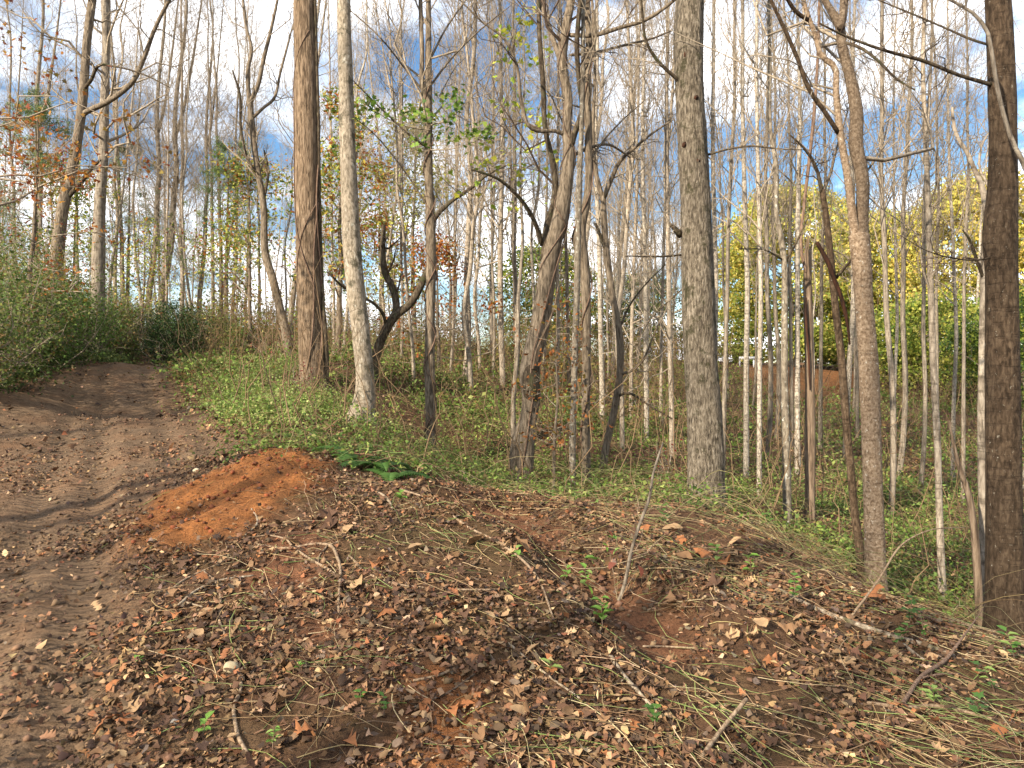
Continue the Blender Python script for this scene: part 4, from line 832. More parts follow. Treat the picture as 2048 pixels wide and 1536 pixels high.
# leaf litter: colours of dry oak, maple and poplar leaves
DRY = [lin(112,84,60), lin(132,102,74), lin(92,68,50), lin(160,130,96), lin(74,56,43), lin(142,94,62), lin(60,46,38), lin(184,156,120), lin(108,92,78)]
DRYP = np.array([.24, .18, .19, .055, .14, .07, .09, .022, .05]); DRYP = DRYP/DRYP.sum()
def litter(n, d0, d1, size, tmpl, seed, pw, thin=1.):
    rg = np.random.default_rng(seed); x, y = polar(n, d0, d1, -43, 43, rg, pw)
    road, clay, track, patch, bare, bank = masks(x, y)
    dens = 1-.72*road*sstep(.0, .6, poly_sd(ROAD, x, y))-.9*clay-.95*track-.85*patch-.8*bare-bank
    dens = dens*(.16+1.3*sstep(.4, .6, .65*fbm(x*1.1, y*1.1, 50)+.35*fbm(x*3.7, y*3.7, 53)))
    k = rg.random(n) < dens*thin; x, y = x[k], y[k]; m = len(x)
    e = .06; zx = (base_h(x+e, y)-base_h(x-e, y))/(2*e); zy = (base_h(x, y+e)-base_h(x, y-e))/(2*e)
    nv = nrm(np.stack([-zx, -zy, 1+0*x], 1)+rg.normal(0, .33, (m, 3)))
    sz = rg.uniform(size[0], size[1], m)
    pos = np.stack([x, y, gh(x, y)+.006+rg.random(m)**2*.03*sz/.06], 1)
    return scatter(tmpl, pos, nv, sz, palette(DRY, m, rg, .24, DRYP)*1.04, rg)
def triple_merge(L):
    Vs, Fs, Cs, n = [], [], [], 0
    for V, f, c in L: Vs.append(V); Fs.append(f+n); Cs.append(c); n += len(V)
    return np.concatenate(Vs), np.concatenate(Fs), np.concatenate(Cs)
V, f, c = triple_merge([litter(150000, 2.4, 12, (.012, .044), FRAG, 1, 1.25), litter(5200, 2.4, 12, (.045, .085), OAK+OAK+MAPLE[1:], 2, 1.3), litter(15000, 2.4, 14, (.022, .07), SIMPLE+[lt_ovate(lrg, c_) for c_ in (.5, 1., 1.5)], 3, 1.3), litter(34000, 9, 34, (.04, .11), FRAG, 4, 1.5, .8)])
tag(mk('leaf_litter', V, f, M['litter'], col=c, smooth=False), 'brown fallen leaves covering bank and hollow', 'leaf litter', kind='stuff')

# clods and pebbles of the road and bare soil
def clods(n, seed):
    rg = np.random.default_rng(seed); x, y = polar(n, 2.4, 16, -43, 30, rg, 1.2); road, clay, track, patch, bare, bank = masks(x, y)
    k = rg.random(n) < np.maximum.reduce([road*.55, clay, track*.8, patch, bare*.7]); x, y = x[k], y[k]; clay = clay[k]; m = len(x)
    O = np.array([[1, 0, 0], [-1, 0, 0], [0, 1, 0], [0, -1, 0], [0, 0, .75], [0, 0, -.75], [.6, .6, .4], [-.6, .5, .45]], float); f = np.array([[4, 0, 6], [4, 6, 2], [6, 0, 2], [4, 2, 7], [4, 7, 1], [7, 2, 1], [4, 1, 3], [4, 3, 0], [5, 2, 0], [5, 1, 2], [5, 3, 1], [5, 0, 3]])
    T = [(O*(1+rg.normal(0, .2, O.shape)), f) for _ in range(6)]
    sz = rg.uniform(.2, 1, m)**3*.03+.004
    col = palette([lin(105,82,62), lin(85,66,50), lin(125,98,74)], m, rg, .2); kk = clay > .4; col[kk] = palette([lin(118,64,36), lin(96,54,32), lin(132,74,40)], kk.sum(), rg, .2)
    return scatter(T, np.stack([x, y, gh(x, y)+sz*.25], 1), upish(m, rg, .3), sz, col, rg)
V, f, c = clods(16000, 5); tag(mk('soil_clods', V, f, M['stem'], col=c, smooth=False), 'small clods and crumbs of earth on road and mound', 'soil', kind='stuff')

# thin dry stems and twigs lying over the bank, raked down towards the right
def stems_mesh(n, seed, d0, d1, a0, a1, Ls, rr_, cols, heading, hj, lift, arch, pw=1.2, maskfn=None, K=6):
    rg = np.random.default_rng(seed); x, y = polar(n, d0, d1, a0, a1, rg, pw)
    if maskfn is not None:
        k = rg.random(n) < maskfn(x, y); x, y = x[k], y[k]
    m = len(x); h = heading+rg.normal(0, hj, m); L = rg.uniform(.3, 1, m)**1.5*(Ls[1]-Ls[0])+Ls[0]
    t = np.linspace(-.5, .5, K)[None]; bend = rg.normal(0, .22, m)[:, None]
    u = t*L[:, None]; v = bend*L[:, None]*(t**2*2)+rg.normal(0, .015, (m, K))*L[:, None]
    X = x[:, None]+u*np.cos(h)[:, None]-v*np.sin(h)[:, None]; Y = y[:, None]+u*np.sin(h)[:, None]+v*np.cos(h)[:, None]
    Z = gh(X, Y)+lift*rg.uniform(.3, 1.6, m)[:, None]+arch*rg.random(m)[:, None]*L[:, None]*(1-(2*t)**2)
    Zs = Z.copy(); Zs[:, 1:-1] = (Z[:, :-2]+Z[:, 1:-1]+Z[:, 2:])/3; Z = np.maximum(Zs, gh(X, Y)+.003)
    r = rg.uniform(rr_[0], rr_[1], m)[:, None]*np.linspace(1, .5, K)[None]
    V, q = tubes(np.stack([X, Y, Z], -1), r, 3); c = np.repeat(palette(cols, m, rg, .2), K*3, 0)
    return V, q, c
def bankmask(x, y):
    road, clay, track, patch, bare, bank = masks(x, y)
    return np.clip((1-road)*(1-.85*clay)*(1-.85*track)*(1-.6*patch)*(1-.5*bare)*(.3+1.3*sstep(.44, .64, fbm(x*.9, y*.9, 60))), 0, 1)
STRAW = [lin(165,142,104), lin(142,116,82), lin(182,162,124), lin(122,96,68), lin(128,138,82), lin(112,126,70), lin(104,82,58), lin(110,88,66)]
rg0 = (lambda px: sstep(700, 1000, px))
def rake(x, y): return bankmask(x, y)*(.35+.65*sstep(-.15, .12, x/np.maximum(y, 1)))
Vt = [stems_mesh(5000, 71, 2.5, 10, -40, 42, (.12, .85), (.0013, .0036), STRAW, -.75, .6, .012, .06, maskfn=rake), stems_mesh(3600, 72, 2.5, 9, -30, 42, (.05, .25), (.0015, .004), STRAW, 0, 2., .008, .03, maskfn=bankmask),
      stems_mesh(2600, 73, 4.5, 9, -28, -8, (.06, .2), (.001, .0018), [lin(150,95,50), lin(175,120,70)], 0, 2., .006, .04, maskfn=lambda x, y: masks(x, y)[1]), stems_mesh(3000, 74, 8, 26, -12, 40, (.2, 1.), (.003, .006), STRAW+[lin(110,90,65)], 0, 2., .03, .25)]
V, f, c = triple_merge(Vt); tag(mk('dry_stems', V, f, M['stem'], col=c), 'pale dry stems and straw strewn over the bank', 'dry stems', kind='stuff')

# green undergrowth of the hollow: low vines, seedlings and arching canes
def und_mask(x, y):
    road, clay, track, patch, bare, bank = masks(x, y)
    nb = near_bank(x, y)
    nb = np.maximum(nb, .8*sstep(-.2, .2, poly_sd(FERNS, x, y)))
    return np.clip((1-road)*(1-nb*.93)*(1-bank)*(1-clay)*(.10+1.2*sstep(.43, .63, .6*fbm(x*.55, y*.55, 80)+.4*fbm(x*1.7, y*1.7, 83))), 0, 1)
def undergrowth(n, seed, d0, d1, a0, a1, hmax, leaf, cols, pw, extra=None, per=16):
    rg = np.random.default_rng(seed); m = n//per; x, y = polar(m, d0, d1, a0, a1, rg, pw)
    k = rg.random(m) < (extra(x, y) if extra else und_mask(x, y)); x, y = x[k], y[k]; m = len(x); i = np.repeat(np.arange(m), per); n = len(i)
    h = hmax*rg.uniform(.25, 1, m)**1.3; sp = .10+.22*rg.random(m)
    pos = np.stack([x[i]+rg.normal(0, 1, n)*sp[i], y[i]+rg.normal(0, 1, n)*sp[i], 0*x[i]], 1); pos[:, 2] = gh(pos[:, 0], pos[:, 1])+h[i]*rg.random(n)
    return scatter(QUAD, pos, upish(n, rg, .7), rg.uniform(leaf*.5, leaf*1.3, n)*(1+.015*np.hypot(pos[:, 0], pos[:, 1])), palette(cols, m, rg, .2)[i]*rg.uniform(.8, 1.2, (n, 1)), rg)
UG = [lin(105,128,55), lin(128,150,70), lin(85,106,46), lin(148,158,84), lin(118,104,64), lin(96,118,58)]
V, f, c = triple_merge([undergrowth(150000, 91, 8, 20, -20, 43, .4, .05, UG, 1.4), undergrowth(120000, 92, 16, 45, -25, 43, .7, .085, UG+[lin(125,100,60)], 1.3)])
tag(mk('undergrowth', V, f, M['leaf'], col=c), 'green and brown low undergrowth filling the hollow', 'undergrowth', kind='stuff')
Vt = [stems_mesh(2600, 95, 8.5, 20, -18, 43, (.4, 1.5), (.002, .004), [lin(120,115,70), lin(110,85,60), lin(150,140,95), lin(95,70,50)], 0, 2., .05, .5, pw=1.4, maskfn=und_mask, K=8), stems_mesh(130, 96, 5.5, 9.5, 0, 42, (.5, 1.8), (.0016, .003), [lin(110,112,70), lin(140,128,90), lin(120,98,68)], -.3, .9, .05, .35, K=9)]
V, f, c = triple_merge(Vt)
rg = np.random.default_rng(97)   # upright whips and saplings of the hollow
x, y = polar(1700, 9, 40, -22, 43, rg, 1.5); k = rg.random(len(x)) < (1-masks(x, y)[0])*(1-near_bank(x, y)); x, y = x[k], y[k]; m = len(x)
s = np.stack([x, y, gh(x, y)-.03], 1); dv = nrm(np.array([[0, 0, 1.]])+rg.normal(0, .22, (m, 3))); L = rg.uniform(.6, 3., m); p, q_ = grow(s, dv, L, rg.uniform(.004, .012, m), 7, -.08, .35, rg); p2, q2, L2 = sprout(p, q_, 4, .25, .95, (.5, 1.2), (.2, .5), .5, 3, 0, .5, rg, L, .003)
V1, f1 = tubes(p, q_, 4); V2, f2 = tubes(p2, q2, 3); c1 = np.tile(np.mean([lin(120,98,72)], 0), (len(V1), 1)); c2 = np.tile(lin(105,85,62), (len(V2), 1))
V, f, c = triple_merge([(V, f, c), (V1, f1, c1), (V2, f2, c2)])
tag(mk('brambles', V, f, M['stem'], col=c), 'tangle of thin canes and whips in the hollow', 'brambles', kind='stuff')
# brush along the far rise
rgx = np.random.default_rng(131)
def brush(n, d0, d1, a0, a1, h, leaf, cols, seed):
    rg = np.random.default_rng(seed); x, y = polar(n, d0, d1, a0, a1, rg, 1.3); k = (rg.random(n) < .9*(1-masks(x, y)[0])*(1-masks(x, y)[5])) & (poly_sd(BANK, x, y) < -1.5); x, y = x[k], y[k]; m = len(x)
    st = 9; i = np.repeat(np.arange(m), st); hh = h*rg.uniform(.4, 1.2, m); s = np.stack([x[i]+rg.normal(0, .25, m*st), y[i]+rg.normal(0, .25, m*st), 0*x[i]], 1); s[:, 2] = gh(s[:, 0], s[:, 1])-.05
    dv = nrm(np.array([[0, 0, 1.]])+rg.normal(0, .42, (m*st, 3))); L = hh[i]*rg.uniform(.6, 1.1, m*st); p, q = grow(s, dv, L, rg.uniform(.005, .012, m*st), 5, -.1, .45, rg); p2, q2, _ = sprout(p, q, 4, .3, .98, (.4, 1.1), (.25, .5), .5, 3, 0, .5, rg, L, .004)
    V, f = merge([tubes(p, q, 3), tubes(p2, q2, 3)]); e = p2.reshape(-1, 3); nl = m*110; j = rg.integers(0, len(e), nl)
    V2, f2, c2 = scatter(QUAD, e[j]+rg.normal(0, .1, (nl, 3)), upish(nl, rg, .9), rg.uniform(leaf*.5, leaf*1.2, nl), palette(cols, m, rg, .2)[j*m//len(e) % m], rg)
    return (V, f, np.tile(lin(120,95,70), (len(V), 1))), (V2, f2, c2)
BR = [lin(125,115,68), lin(140,125,78), lin(105,112,58), lin(150,118,74), lin(122,132,68), lin(165,160,85)]
bD_, lD_ = brush(90, 20, 36, -16, 16, 1.9, .09, BR+OLIVE[:2], 144); bA_, lA_ = brush(230, 29, 52, -36, 12, 3.0, .12, BR, 141); bB_, lB_ = brush(260, 40, 60, 8, 40, 3.4, .14, BR+OLIVE+YELLOW[2:3], 142); bC_, lC_ = brush(70, 25, 40, -40, -14, 2.8, .1, BR, 143)
V, f, c = triple_merge([bA_, bB_, bC_, bD_]); tag(mk('ridge_brush', V, f, M['stem'], col=c), 'bare brushwood along the far rise', 'brush', kind='stuff')
V, f, c = triple_merge([lA_, lB_, lC_, lD_]); tag(mk('ridge_foliage', V, f, M['leaf'], col=c), 'olive and brown leaves on brushwood along the far rise', 'foliage', kind='stuff')
# bright weedy verge between the road and the furrowed trunk
VERGE = pixpoly([(375,745),(430,715),(560,725),(600,760),(660,790),(700,850),(640,880),(540,850),(440,800)])
vm = lambda x, y: (1-.85*sstep(-.2, .2, poly_sd(FERNS, x, y)))*sstep(-.6, .4, poly_sd(VERGE, x, y)+(fbm(x, y, 33)-.5)*1.5)*(.15+1.2*sstep(.38, .6, fbm(x*1.1, y*1.1, 35)))
V, f, c = undergrowth(120000, 98, 9, 24, -26, -9, .36, .04, [lin(126,150,68), lin(152,172,92), lin(106,130,58), lin(170,180,112), lin(150,142,92)], 1.2, vm)
tag(mk('verge_weeds', V, f, M['leaf'], col=c), 'bright green weeds on verge beside the dirt road', 'weeds', kind='stuff')
EDGE = pixpoly([(-250,850),(0,775),(120,735),(300,708),(390,700),(380,690),(200,690),(-100,690)])
em = lambda x, y: sstep(-.5, .3, poly_sd(EDGE, x, y)+(fbm(x, y, 34)-.5)*1.2)
V, f, c = undergrowth(190000, 99, 11, 34, -46, -18, .5, .06, [lin(75,95,48), lin(90,110,55), lin(60,78,42), lin(110,115,65)], 1.2, em)
tag(mk('verge_undergrowth', V, f, M['leaf'], col=c), 'dark green ground plants under the left thicket', 'ground cover', kind='stuff')

# ---------------------------------------------------------------- fallen branches, stones, ferns, seedlings, single leaves
def lying(name, label, pts, mat, forks=(), lift=.6, cat='branch', group=None):
    """traced where it lies: every pixel dropped onto the soil"""
    def world(ps):
        a = np.array([(list(p_)+[0.])[:4] for p_ in ps], float); g = ghit(a[:, 0], a[:, 1]); d = g[:, 1]; r = a[:, 2]/2*d/F
        lf = a[:, 3]
        return np.stack([g[:, 0], g[:, 1], g[:, 2]+r*lift+lf, r], 1)
    T = world(pts); b = T[0, :3].copy(); o = empty(name, b, label, cat, group)
    for k, ps in enumerate([pts]+list(forks)):
        X = world(ps); X[:, :3] -= b; V, q = trunk(X, 8, .03, .1, k+len(pts), cap=True); mk('stem' if k == 0 else 'side_twig', V, q, M[mat], o)
    return o
lying('fallen_branch', 'forked dry branch lying on bare slope below the clay mound', [(692,1180,6),(663,1150,6),(621,1124,5),(588,1103,5),(567,1080,4),(534,1074,3),(489,1082,2)], 'stick', [[(660,1150,4),(640,1175,3),(628,1192,3)]])
lying('fallen_branch', 'crooked elbow shaped stick hanging over the bare slope', [(513,1091,4),(580,1099,5),(629,1093,5),(658,1097,6),(675,1124,6),(681,1169,6),(677,1215,5),(681,1264,5)], 'stick', [[(658,1099,4),(680,1083,3)], [(656,1102,4),(640,1118,3),(636,1135,2)]])
lying('fallen_branch', 'straight tan stick lying on leaves at the road edge', [(333,1194,5),(373,1165,5),(414,1142,4),(478,1113,3)], 'stick')
lying('fallen_branch', 'pale stick crossing the straight tan stick at road edge', [(358,1215,7),(397,1181,6),(431,1167,6),(507,1159,4)], 'palestick', [[(372,1208,4),(405,1222,3)]])
lying('fallen_branch', 'long winding brown stick running down through leaf litter past the stone', [(408,1155,4),(431,1169,5),(441,1206,5),(439,1244,6),(460,1293,6),(478,1355,7),(482,1380,8),(468,1426,9),(474,1467,9),(493,1511,10)], 'stick')
lying('fallen_branch', 'thin curved twig on the side of the clay mound', [(503,1022,3),(515,1045,4),(511,1060,4),(491,1078,3)], 'palestick')
lying('fallen_branch', 'thin twig lying across bare soil of the slope', [(588,1300,4),(646,1300,4),(720,1316,4)], 'stick', [[(646,1300,3),(660,1285,2)]])
lying('fallen_branch', 'bowed brown stick on leaves right of bare slope', [(698,1119,4),(745,1157,5),(787,1175,5),(848,1182,4)], 'stick')
lying('fallen_log', 'long pale fallen limb with peeling bark on the leafy bank', [(1519,1167,7),(1567,1189,9),(1622,1220,10),(1673,1242,11),(1734,1259,11),(1793,1281,11),(1851,1302,9),(1909,1319,7)], 'logbark', [[(1793,1281,7),(1850,1325,6),(1890,1345,4)]], cat='log')
lying('fallen_branch', 'short tan stick propped on the litter at bank foot', [(1401,1524,9),(1444,1483,8,.03),(1493,1444,8,.09)], 'stick')
lying('fallen_branch', 'crooked grey branch with upturned tip over green seedlings', [(1755,1469,9),(1806,1415,9,.01),(1840,1370,8,.02),(1895,1332,7,.03),(1919,1302,5,.05),(1928,1250,3,.07)], 'vine', [[(1840,1372,5,.02),(1880,1362,4,.02),(1920,1358,3,.02)]])
lying('fallen_branch', 'straight tan stick lying across the right end of the bank', [(1734,1418,8),(1810,1420,8),(1881,1421,8),(1960,1440,7),(2060,1466,6)], 'stick')
lying('fallen_branch', 'bent pale cane running down the leafy crest left of the track', [(800,986,5),(868,1008,5),(937,1056,5),(992,1087,5),(1074,1162,5),(1108,1241,4)], 'stick')
lying('fallen_branch', 'thin dark stick lying level across the leaf litter', [(800,1181,3),(903,1186,4),(1005,1181,4),(1091,1155,3)], 'stick')
lying('fallen_branch', 'diagonal dry stem pointing toward the orange soil patch', [(827,1371,5),(870,1357,5),(916,1343,5)], 'stick')
lying('fallen_branch', 'dark twig lying across the orange soil patch', [(827,1418,4),(890,1395,4),(950,1357,4)], 'dead')
lying('fallen_branch', 'grey mossy stick slanting through the straw below the sapling', [(1221,1323,9),(1245,1355,9),(1279,1391,8),(1316,1436,7)], 'palestick', [[(1245,1355,4),(1285,1345,3)]])
lying('fallen_branch', 'thin wiry stem lying over bare soil of the track', [(1286,1300,4),(1340,1300,4),(1398,1302,4),(1500,1323,3)], 'stick')
lying('fallen_branch', 'pale curved stick on the crest behind the ferns', [(745,985,4),(765,993,6),(780,1008,6),(784,1022,5)], 'palestick')
lying('fallen_branch', 'long thin dry stem slanting through the bank straw', [(992,1268,5),(1040,1310,5),(1091,1353,5),(1159,1405,4)], 'palestick')
lying('fallen_log', 'low mossy log lying behind the pale flared tree', [(650,722,9),(680,718,12),(706,720,10)], 'palestick', cat='log', lift=.9)
# arching cane
cn = ghit(1697, 1240)[0]; d0 = cn[1]
ap = np.array([np.append(P(a, b, d0+e)-cn, w/2*d0/F) for a, b, w, e in [(1697,1240,5,0),(1758,1158,4.5,.25),(1803,1090,4,.45),(1854,1062,3,.6),(1929,1055,2,.8)]])
o = empty('arching_cane', cn, 'single bare cane arching in front of the sunlit twin tree foot', 'cane'); V, q = trunk(ap, 8, .04, .08, 1, cap=True); mk('stem', V, q, M['stick'], o)

def stone(px, py, w, label, c, seed):
    g = ghit(px, py)[0]; rg = np.random.default_rng(seed); r = w/2*g[1]/F
    th = np.linspace(0, np.pi, 9)[1:-1]; ph = np.arange(14)/14*2*np.pi
    V = np.array([[np.sin(a)*np.cos(b), np.sin(a)*np.sin(b)*.85, np.cos(a)*.68] for a in th for b in ph]+[[0, 0, .68], [0, 0, -.68]])
    V = V*(1+.28*(vnoise(V[:, 0]*2+seed, V[:, 1]*2+V[:, 2]*3, seed)-.5)[:, None]+.1*rg.normal(0, .3, (len(V), 1)))*r
    f = []; n = 14
    for i in range(6):
        for j in range(n): f += [[i*n+j, (i+1)*n+j, (i+1)*n+(j+1) % n], [i*n+j, (i+1)*n+(j+1) % n, i*n+(j+1) % n]]
    for j in range(n): f += [[98, j, (j+1) % n], [99, 84+(j+1) % n, 84+j]]
    o = mk('stone', V, np.array(f), M['stem'], col=np.tile(c, (100, 1))*rg.uniform(.85, 1.1, (100, 1))); o.location = tuple(g+np.array([0, 0, r*.25])); tag(o, label, 'stone')
stone(462, 1346, 34, 'pale rounded stone beside the long winding stick', lin(165,150,120), 1)
stone(350, 1455, 19, 'small grey pebble half sunk in leaves near the road', lin(120,115,108), 2)
stone(170, 1412, 15, 'small brown pebble pressed in the tyre tread', lin(118,98,78), 3)
stone(393, 945, 14, 'little cream coloured stone above the clay mound', lin(215,200,165), 4)

# ferns: fronds of paired leaflets
def frond_mesh(rg, n=15):
    y = np.linspace(0, 1, n+1); Vs, Fs = [], []; k = 0
    arc = lambda t: np.array([0, t*(1-.12*t), .62*t-.62*t*t*1.15])
    for i in range(n):
        w = .2*math.sin(math.pi*(.12+.86*(i+.5)/n))**.8
        for s in (-1, 1):
            a, b = arc(y[i]), arc(y[i+1]); m = (a+b)/2+np.array([s*w, .05, -.03*w*10*.3]); Vs += [a, b, m, (a+b)/2+np.array([s*w*.5, .055, .012])]; Fs += [[k, k+3, k+2], [k+3, k+1, k+2], [k, k+1, k+3]]; k += 4
    return np.array(Vs), np.array(Fs)
frg = np.random.default_rng(21); FR = []
for k in range(3):
    V, f = frond_mesh(frg, 15+k*2); c = palette([lin(70,105,45), lin(85,120,55)], len(V), frg, .12); o = mk('frond', V, f, M['leaf'], col=c); FR.append(o.data); bpy.data.objects.remove(o)
for k, (px, py, s, lb) in enumerate([(688,905,.42,'largest green fern clump below the pale flared tree'),(715,928,.40,'green fern with drooping fronds in the middle of the row'),(752,938,.42,'spreading green fern above the pale curved stick'),(783,958,.36,'small green fern at the lower end of the row'),(640,882,.34,'green fern tuft at the top of the row beside clay mound')]):
    g = ghit(px, py)[0]; o = empty('fern', g-np.array([0, 0, .02]), lb, 'fern', 'ferns on the bank below the pale tree')
    for j in range(8):
        a = j/8*6.28+frg.normal(0, .25); sc = s*1.35*frg.uniform(.75, 1.15)
        share('frond', FR[j % 3], o, M=Matrix.Rotation(a, 4, 'Z') @ Matrix.Rotation(frg.normal(.0, .15), 4, 'X') @ Matrix.Scale(sc, 4))
# seedlings
SL = []
for k, cols in enumerate([[lin(120,160,70)], [lin(95,135,60)], [lin(150,175,95)], [lin(140,84,68)], [lin(80,115,55)]]):
    V, f = (lt_simple(.35, .34), lt_simple(.2, .42), lt_simple(.3, .3), lt_simple(.3, .36), lt_maple(frg, .3))[k]; o = mk('leaf', V, f, M['leaf'], col=np.tile(cols[0], (len(V), 1))*frg.uniform(.85, 1.1, (len(V), 1))); SL.append(o.data); bpy.data.objects.remove(o)
def seedling(px, py, h, nl, leaf, kinds, label, group, lean=.15, name='seedling'):
    g = ghit(px, py)[0]; o = empty(name, g, label, 'plant', group); lx, ly = frg.normal(0, lean, 2)
    t = np.linspace(0, 1, 6); path = np.stack([lx*h*t**1.5, ly*h*t**1.5, t*h-.01], 1); V, q = trunk(np.concatenate([path, np.linspace(.003, .0013, 6)[:, None]], 1), 5, .02, .05, 1); mk('stem', V, q, M['vine'], o)
    for j in range(nl):
        tt = .25+.75*(j+1)/nl; p_ = np.array([lx*h*tt**1.5, ly*h*tt**1.5, tt*h-.01]); a = j*2.4+frg.normal(0, .3)
        Mx = Matrix.Translation(p_) @ Matrix.Rotation(a, 4, 'Z') @ Matrix.Rotation(frg.uniform(-.1, .7), 4, 'X') @ Matrix.Scale(leaf*frg.uniform(.7, 1.2), 4)
        share('leaf', SL[kinds[j % len(kinds)]], o, M=Mx)
SG = 'green seedlings growing through the litter'
for k, (px, py, h, nl, lf, kd) in enumerate([(283,1340,.07,5,.035,[0,2]),(405,1475,.08,6,.045,[0]),(545,1505,.10,8,.04,[2,0]),(600,1350,.06,5,.035,[0]),(722,1405,.06,5,.045,[1]),(768,1437,.09,7,.035,[1]),(800,1012,.1,6,.08,[0]),(1033,1125,.1,6,.06,[0,2]),(1100,1352,.07,5,.06,[2]),(1310,1462,.1,7,.06,[4,1]),(1440,1130,.14,7,.07,[0,2]),(1505,1165,.18,8,.07,[2,0]),(1460,1012,.25,9,.09,[1,4]),(1590,1215,.2,9,.06,[1,0]),(1330,1058,.2,8,.07,[4,1]),(1790,1305,.16,9,.05,[1,4]),(1850,1300,.2,8,.05,[1]),(1990,1395,.16,9,.055,[4,2]),(1960,1440,.1,6,.06,[4]),(1870,1422,.12,7,.06,[2]),(1700,1125,.2,8,.07,[2]),(1930,1165,.22,9,.07,[0,2]),(1540,1062,.2,8,.08,[1]),(1640,1082,.22,8,.07,[2,1]),(1170,1185,.16,9,.06,[0,2]),(1205,1262,.2,8,.075,[0]),(1820,1255,.2,9,.07,[4]),(2030,1330,.2,9,.06,[1,2]),(1640,1030,.3,9,.08,[0]),(1130,1170,.1,6,.06,[0])]):
    seedling(px, py, h, nl, lf, kd, 'small green leafy seedling growing through the brown leaf litter', SG)
# the bare sapling with red and green leaves on the track
sg = ghit(1236, 1202)[0]; d0 = sg[1]
o = empty('young_sapling', sg, 'thin bare sapling with reddish and green leaves standing by the track', 'sapling')
Sp = np.array([np.append(P(a, b, d0)-sg, w/2*d0/F) for a, b, w in [(a_, b_, w_*.72) for a_, b_, w_ in [(1236,1206,10),(1248,1172,10),(1262,1104,9),(1279,1049,9),(1299,994,8),(1306,950,7),(1316,915,6),(1326,885,4)]]]); V, q = trunk(Sp, 10, .03, .1, 2, cap=True); mk('stem', V, q, M['poplar2'], o)
Q = catmull(Sp, 14); p2, q2, L2 = sprout(Q[None, :, :3], Q[None, :, 3], 12, .25, .98, (.6, 1.2), (.18, .4), .4, 5, .1, .4, frg, np.array([1.1]), .002); V, q = tubes(p2, q2, 4); mk('twigs', V, q, M['stick'], o)
for j, (px, py, kd) in enumerate([(1212,1095,3),(1225,1110,3),(1215,1060,3),(1230,1125,3),(1262,1110,3),(1275,1130,3),(1285,1122,3),(1205,1085,0),(1240,1095,2),(1218,1075,0),(1195,1120,0),(1175,1170,0),(1185,1190,0),(1160,1165,2),(1210,1225,0),(1215,1245,0),(1205,1235,2),(1180,1220,0),(1225,1215,3),(1195,1200,2),(1150,1190,2),(1232,1205,0)]):
    p_ = P(px, py, d0-.12+.15*frg.random())-sg
    share('leaf', SL[kd], o, M=Matrix.Translation(p_) @ Matrix.Rotation(frg.uniform(0, 6.28), 4, 'Z') @ Matrix.Rotation(frg.uniform(-1.2, .6), 4, 'X') @ Matrix.Scale(frg.uniform(.06, .1), 4))
st = []
for (x0, y0, x1, y1) in [(1236,1204,1212,1060),(1238,1215,1180,1165),(1215,1320,1212,1190),(1236,1204,1285,1122)]:
    a = P(x0, y0, d0)-sg; b = P(x1, y1, d0-.05)-sg; t = np.linspace(0, 1, 6)[:, None]; st.append(a+(b-a)*t+frg.normal(0, .006, (6, 3)))
V, q = tubes(np.array(st), np.tile(np.linspace(.003, .0015, 6), (4, 1)), 5); mk('shoots', V, q, M['stick'], o)

# single fallen leaves that can be told apart
LV = []
for k in range(16):
    V, f = lt_oak(frg, frg.uniform(.7, 1.7), 2+k % 2) if k % 3 else (lt_ovate(frg, frg.uniform(.5, 1.2)) if k % 2 else lt_maple(frg, frg.uniform(.8, 1.4)))
    cl = [lin(145,94,58), lin(128,98,70), lin(90,66,50), lin(162,132,98)][k % 4]
    o = mk('fallen_leaf', V, f, M['litter'], col=np.tile(cl, (len(V), 1))*frg.uniform(.85, 1.12, (len(V), 1))); LV.append(o.data); bpy.data.objects.remove(o)
LN = [('orange brown', 'orange brown fallen leaves'), ('tan brown', 'tan fallen leaves'), ('dark brown', 'dark brown fallen leaves'), ('pale straw coloured', 'pale fallen leaves')]
named = [(205,1465,0,70),(262,1440,3,55),(465,1520,0,80),(400,1340,0,48),(410,1310,3,50),(395,1285,3,45),(565,1420,1,60),(610,1480,0,60),(340,1420,1,50),(350,1395,0,45),(415,1235,3,45),(470,1180,3,40),(755,1145,0,42),(770,1240,0,52),(690,1285,1,40),(655,1040,2,50),(660,1060,2,55),(845,1450,3,50),(870,1335,3,60),(960,1490,1,55),(1065,1310,3,45),(1410,1120,0,60),(1450,1135,0,60),(1345,1070,3,50),(1360,1095,0,42),(1755,1205,0,62),(1745,1190,0,55),(1430,1180,2,60),(1520,1265,3,55),(1700,1330,3,60),(1580,1270,1,50),(1650,1180,0,40),(1615,1265,1,45),(1215,1380,1,50),(520,1025,2,45),(565,1345,1,50),(300,1420,1,40),(225,1390,0,40),(500,1290,2,45),(1480,1070,0,40),(1290,1065,0,50),(1700,1450,1,50),(1790,1470,2,45),(2000,1480,0,50),(1550,1500,2,50),(1120,1470,2,50),(1030,1400,1,45),(930,1240,2,40),(1800,1420,0,50),(700,1500,0,55),(640,1430,2,50)]
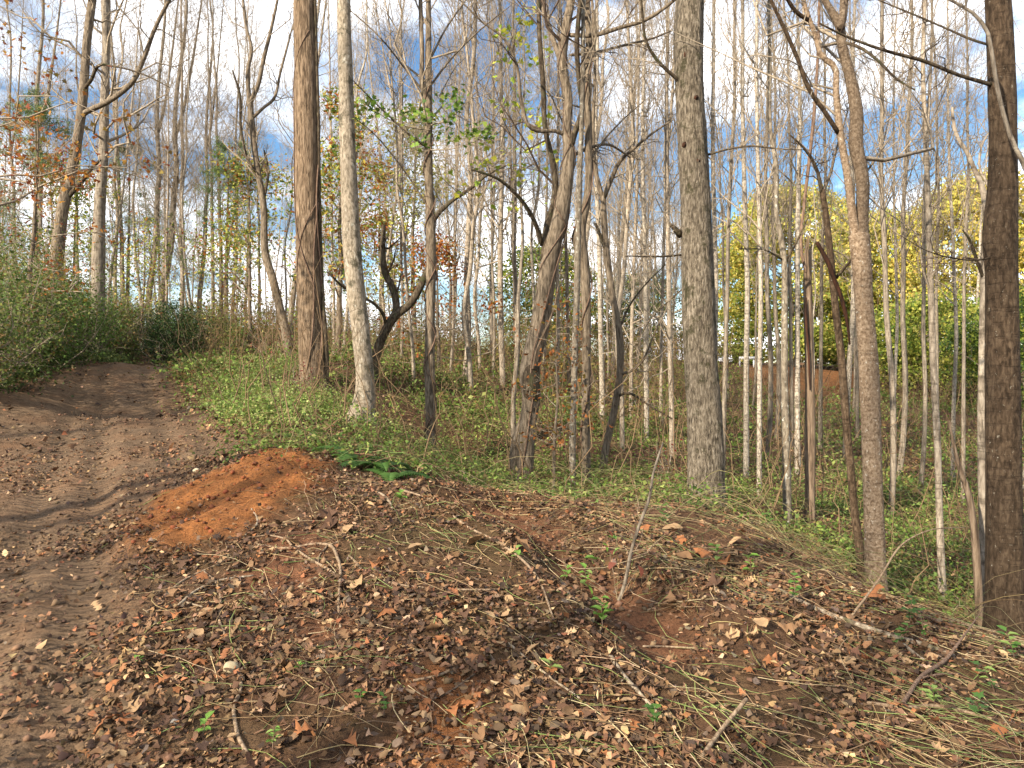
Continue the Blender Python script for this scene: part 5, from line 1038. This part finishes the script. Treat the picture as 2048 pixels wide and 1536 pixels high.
for px, py in zip(frg.uniform(250, 2040, 150), frg.uniform(1060, 1530, 150)): named.append((px, py, int(frg.integers(0, 4)), frg.uniform(28, 48)))
for k, (px, py, ci, w) in enumerate(named):
    w = w*.78
    g = ghit(px, py)[0]
    if masks(g[:1], g[1:2])[1][0] > .4: continue
    o = bpy.data.objects.new('fallen_leaf', LV[(ci+4*int(frg.integers(0, 4))) % 16]); C.objects.link(o)
    s = w*1.15*g[1]/F; tilt = Matrix.Rotation(frg.normal(0, .3), 4, 'X') @ Matrix.Rotation(frg.normal(0, .3), 4, 'Y')
    o.matrix_world = Matrix.Translation(g+np.array([0, 0, .02+.12*s])) @ tilt @ Matrix.Rotation(frg.uniform(0, 6.28), 4, 'Z') @ Matrix.Scale(s, 4) @ Matrix.Translation((0, -.5, 0))
    tag(o, LN[ci][0]+' dry leaf lying curled on top of the leaf litter', 'leaf', LN[ci][1])

# white board rail on the far bank
g = P(1494, 716, 46); gx, gy = g[0], g[1]; zb = gz(gx, gy); o = empty('white_rail', (gx, gy, zb), 'white board rail on short posts above the far red bank', 'rail')
def box(name, c, s, mat, parent):
    V = np.array([[x, y, z] for x in (-1, 1) for y in (-1, 1) for z in (-1, 1)], float)*np.array(s)/2+np.array(c); f = np.array([[0, 1, 3, 2], [4, 6, 7, 5], [0, 4, 5, 1], [2, 3, 7, 6], [0, 2, 6, 4], [1, 5, 7, 3]]); return mk(name, V, f, mat, parent, smooth=False)
mw, tw_, pw_ = new_mat('white_paint'); pw_.inputs['Base Color'].default_value = (.8, .8, .78, 1); pw_.inputs['Roughness'].default_value = .5
hz = g[2]-zb
box('board', (0, 0, hz), (.95, .05, .16), mw, o)
for sx in (-.42, .42): box('post', (sx, .06, hz/2-.05), (.08, .06, max(hz, .2)+.1), mw, o)
for o in list(bpy.data.objects):
    if o.type == 'MESH' and o.data.users == 0: bpy.data.objects.remove(o)
print('objects', len(bpy.data.objects), 'bg', nbg, 'tris', sum(len(m.loops)-2*len(m.polygons) for m in bpy.data.meshes))
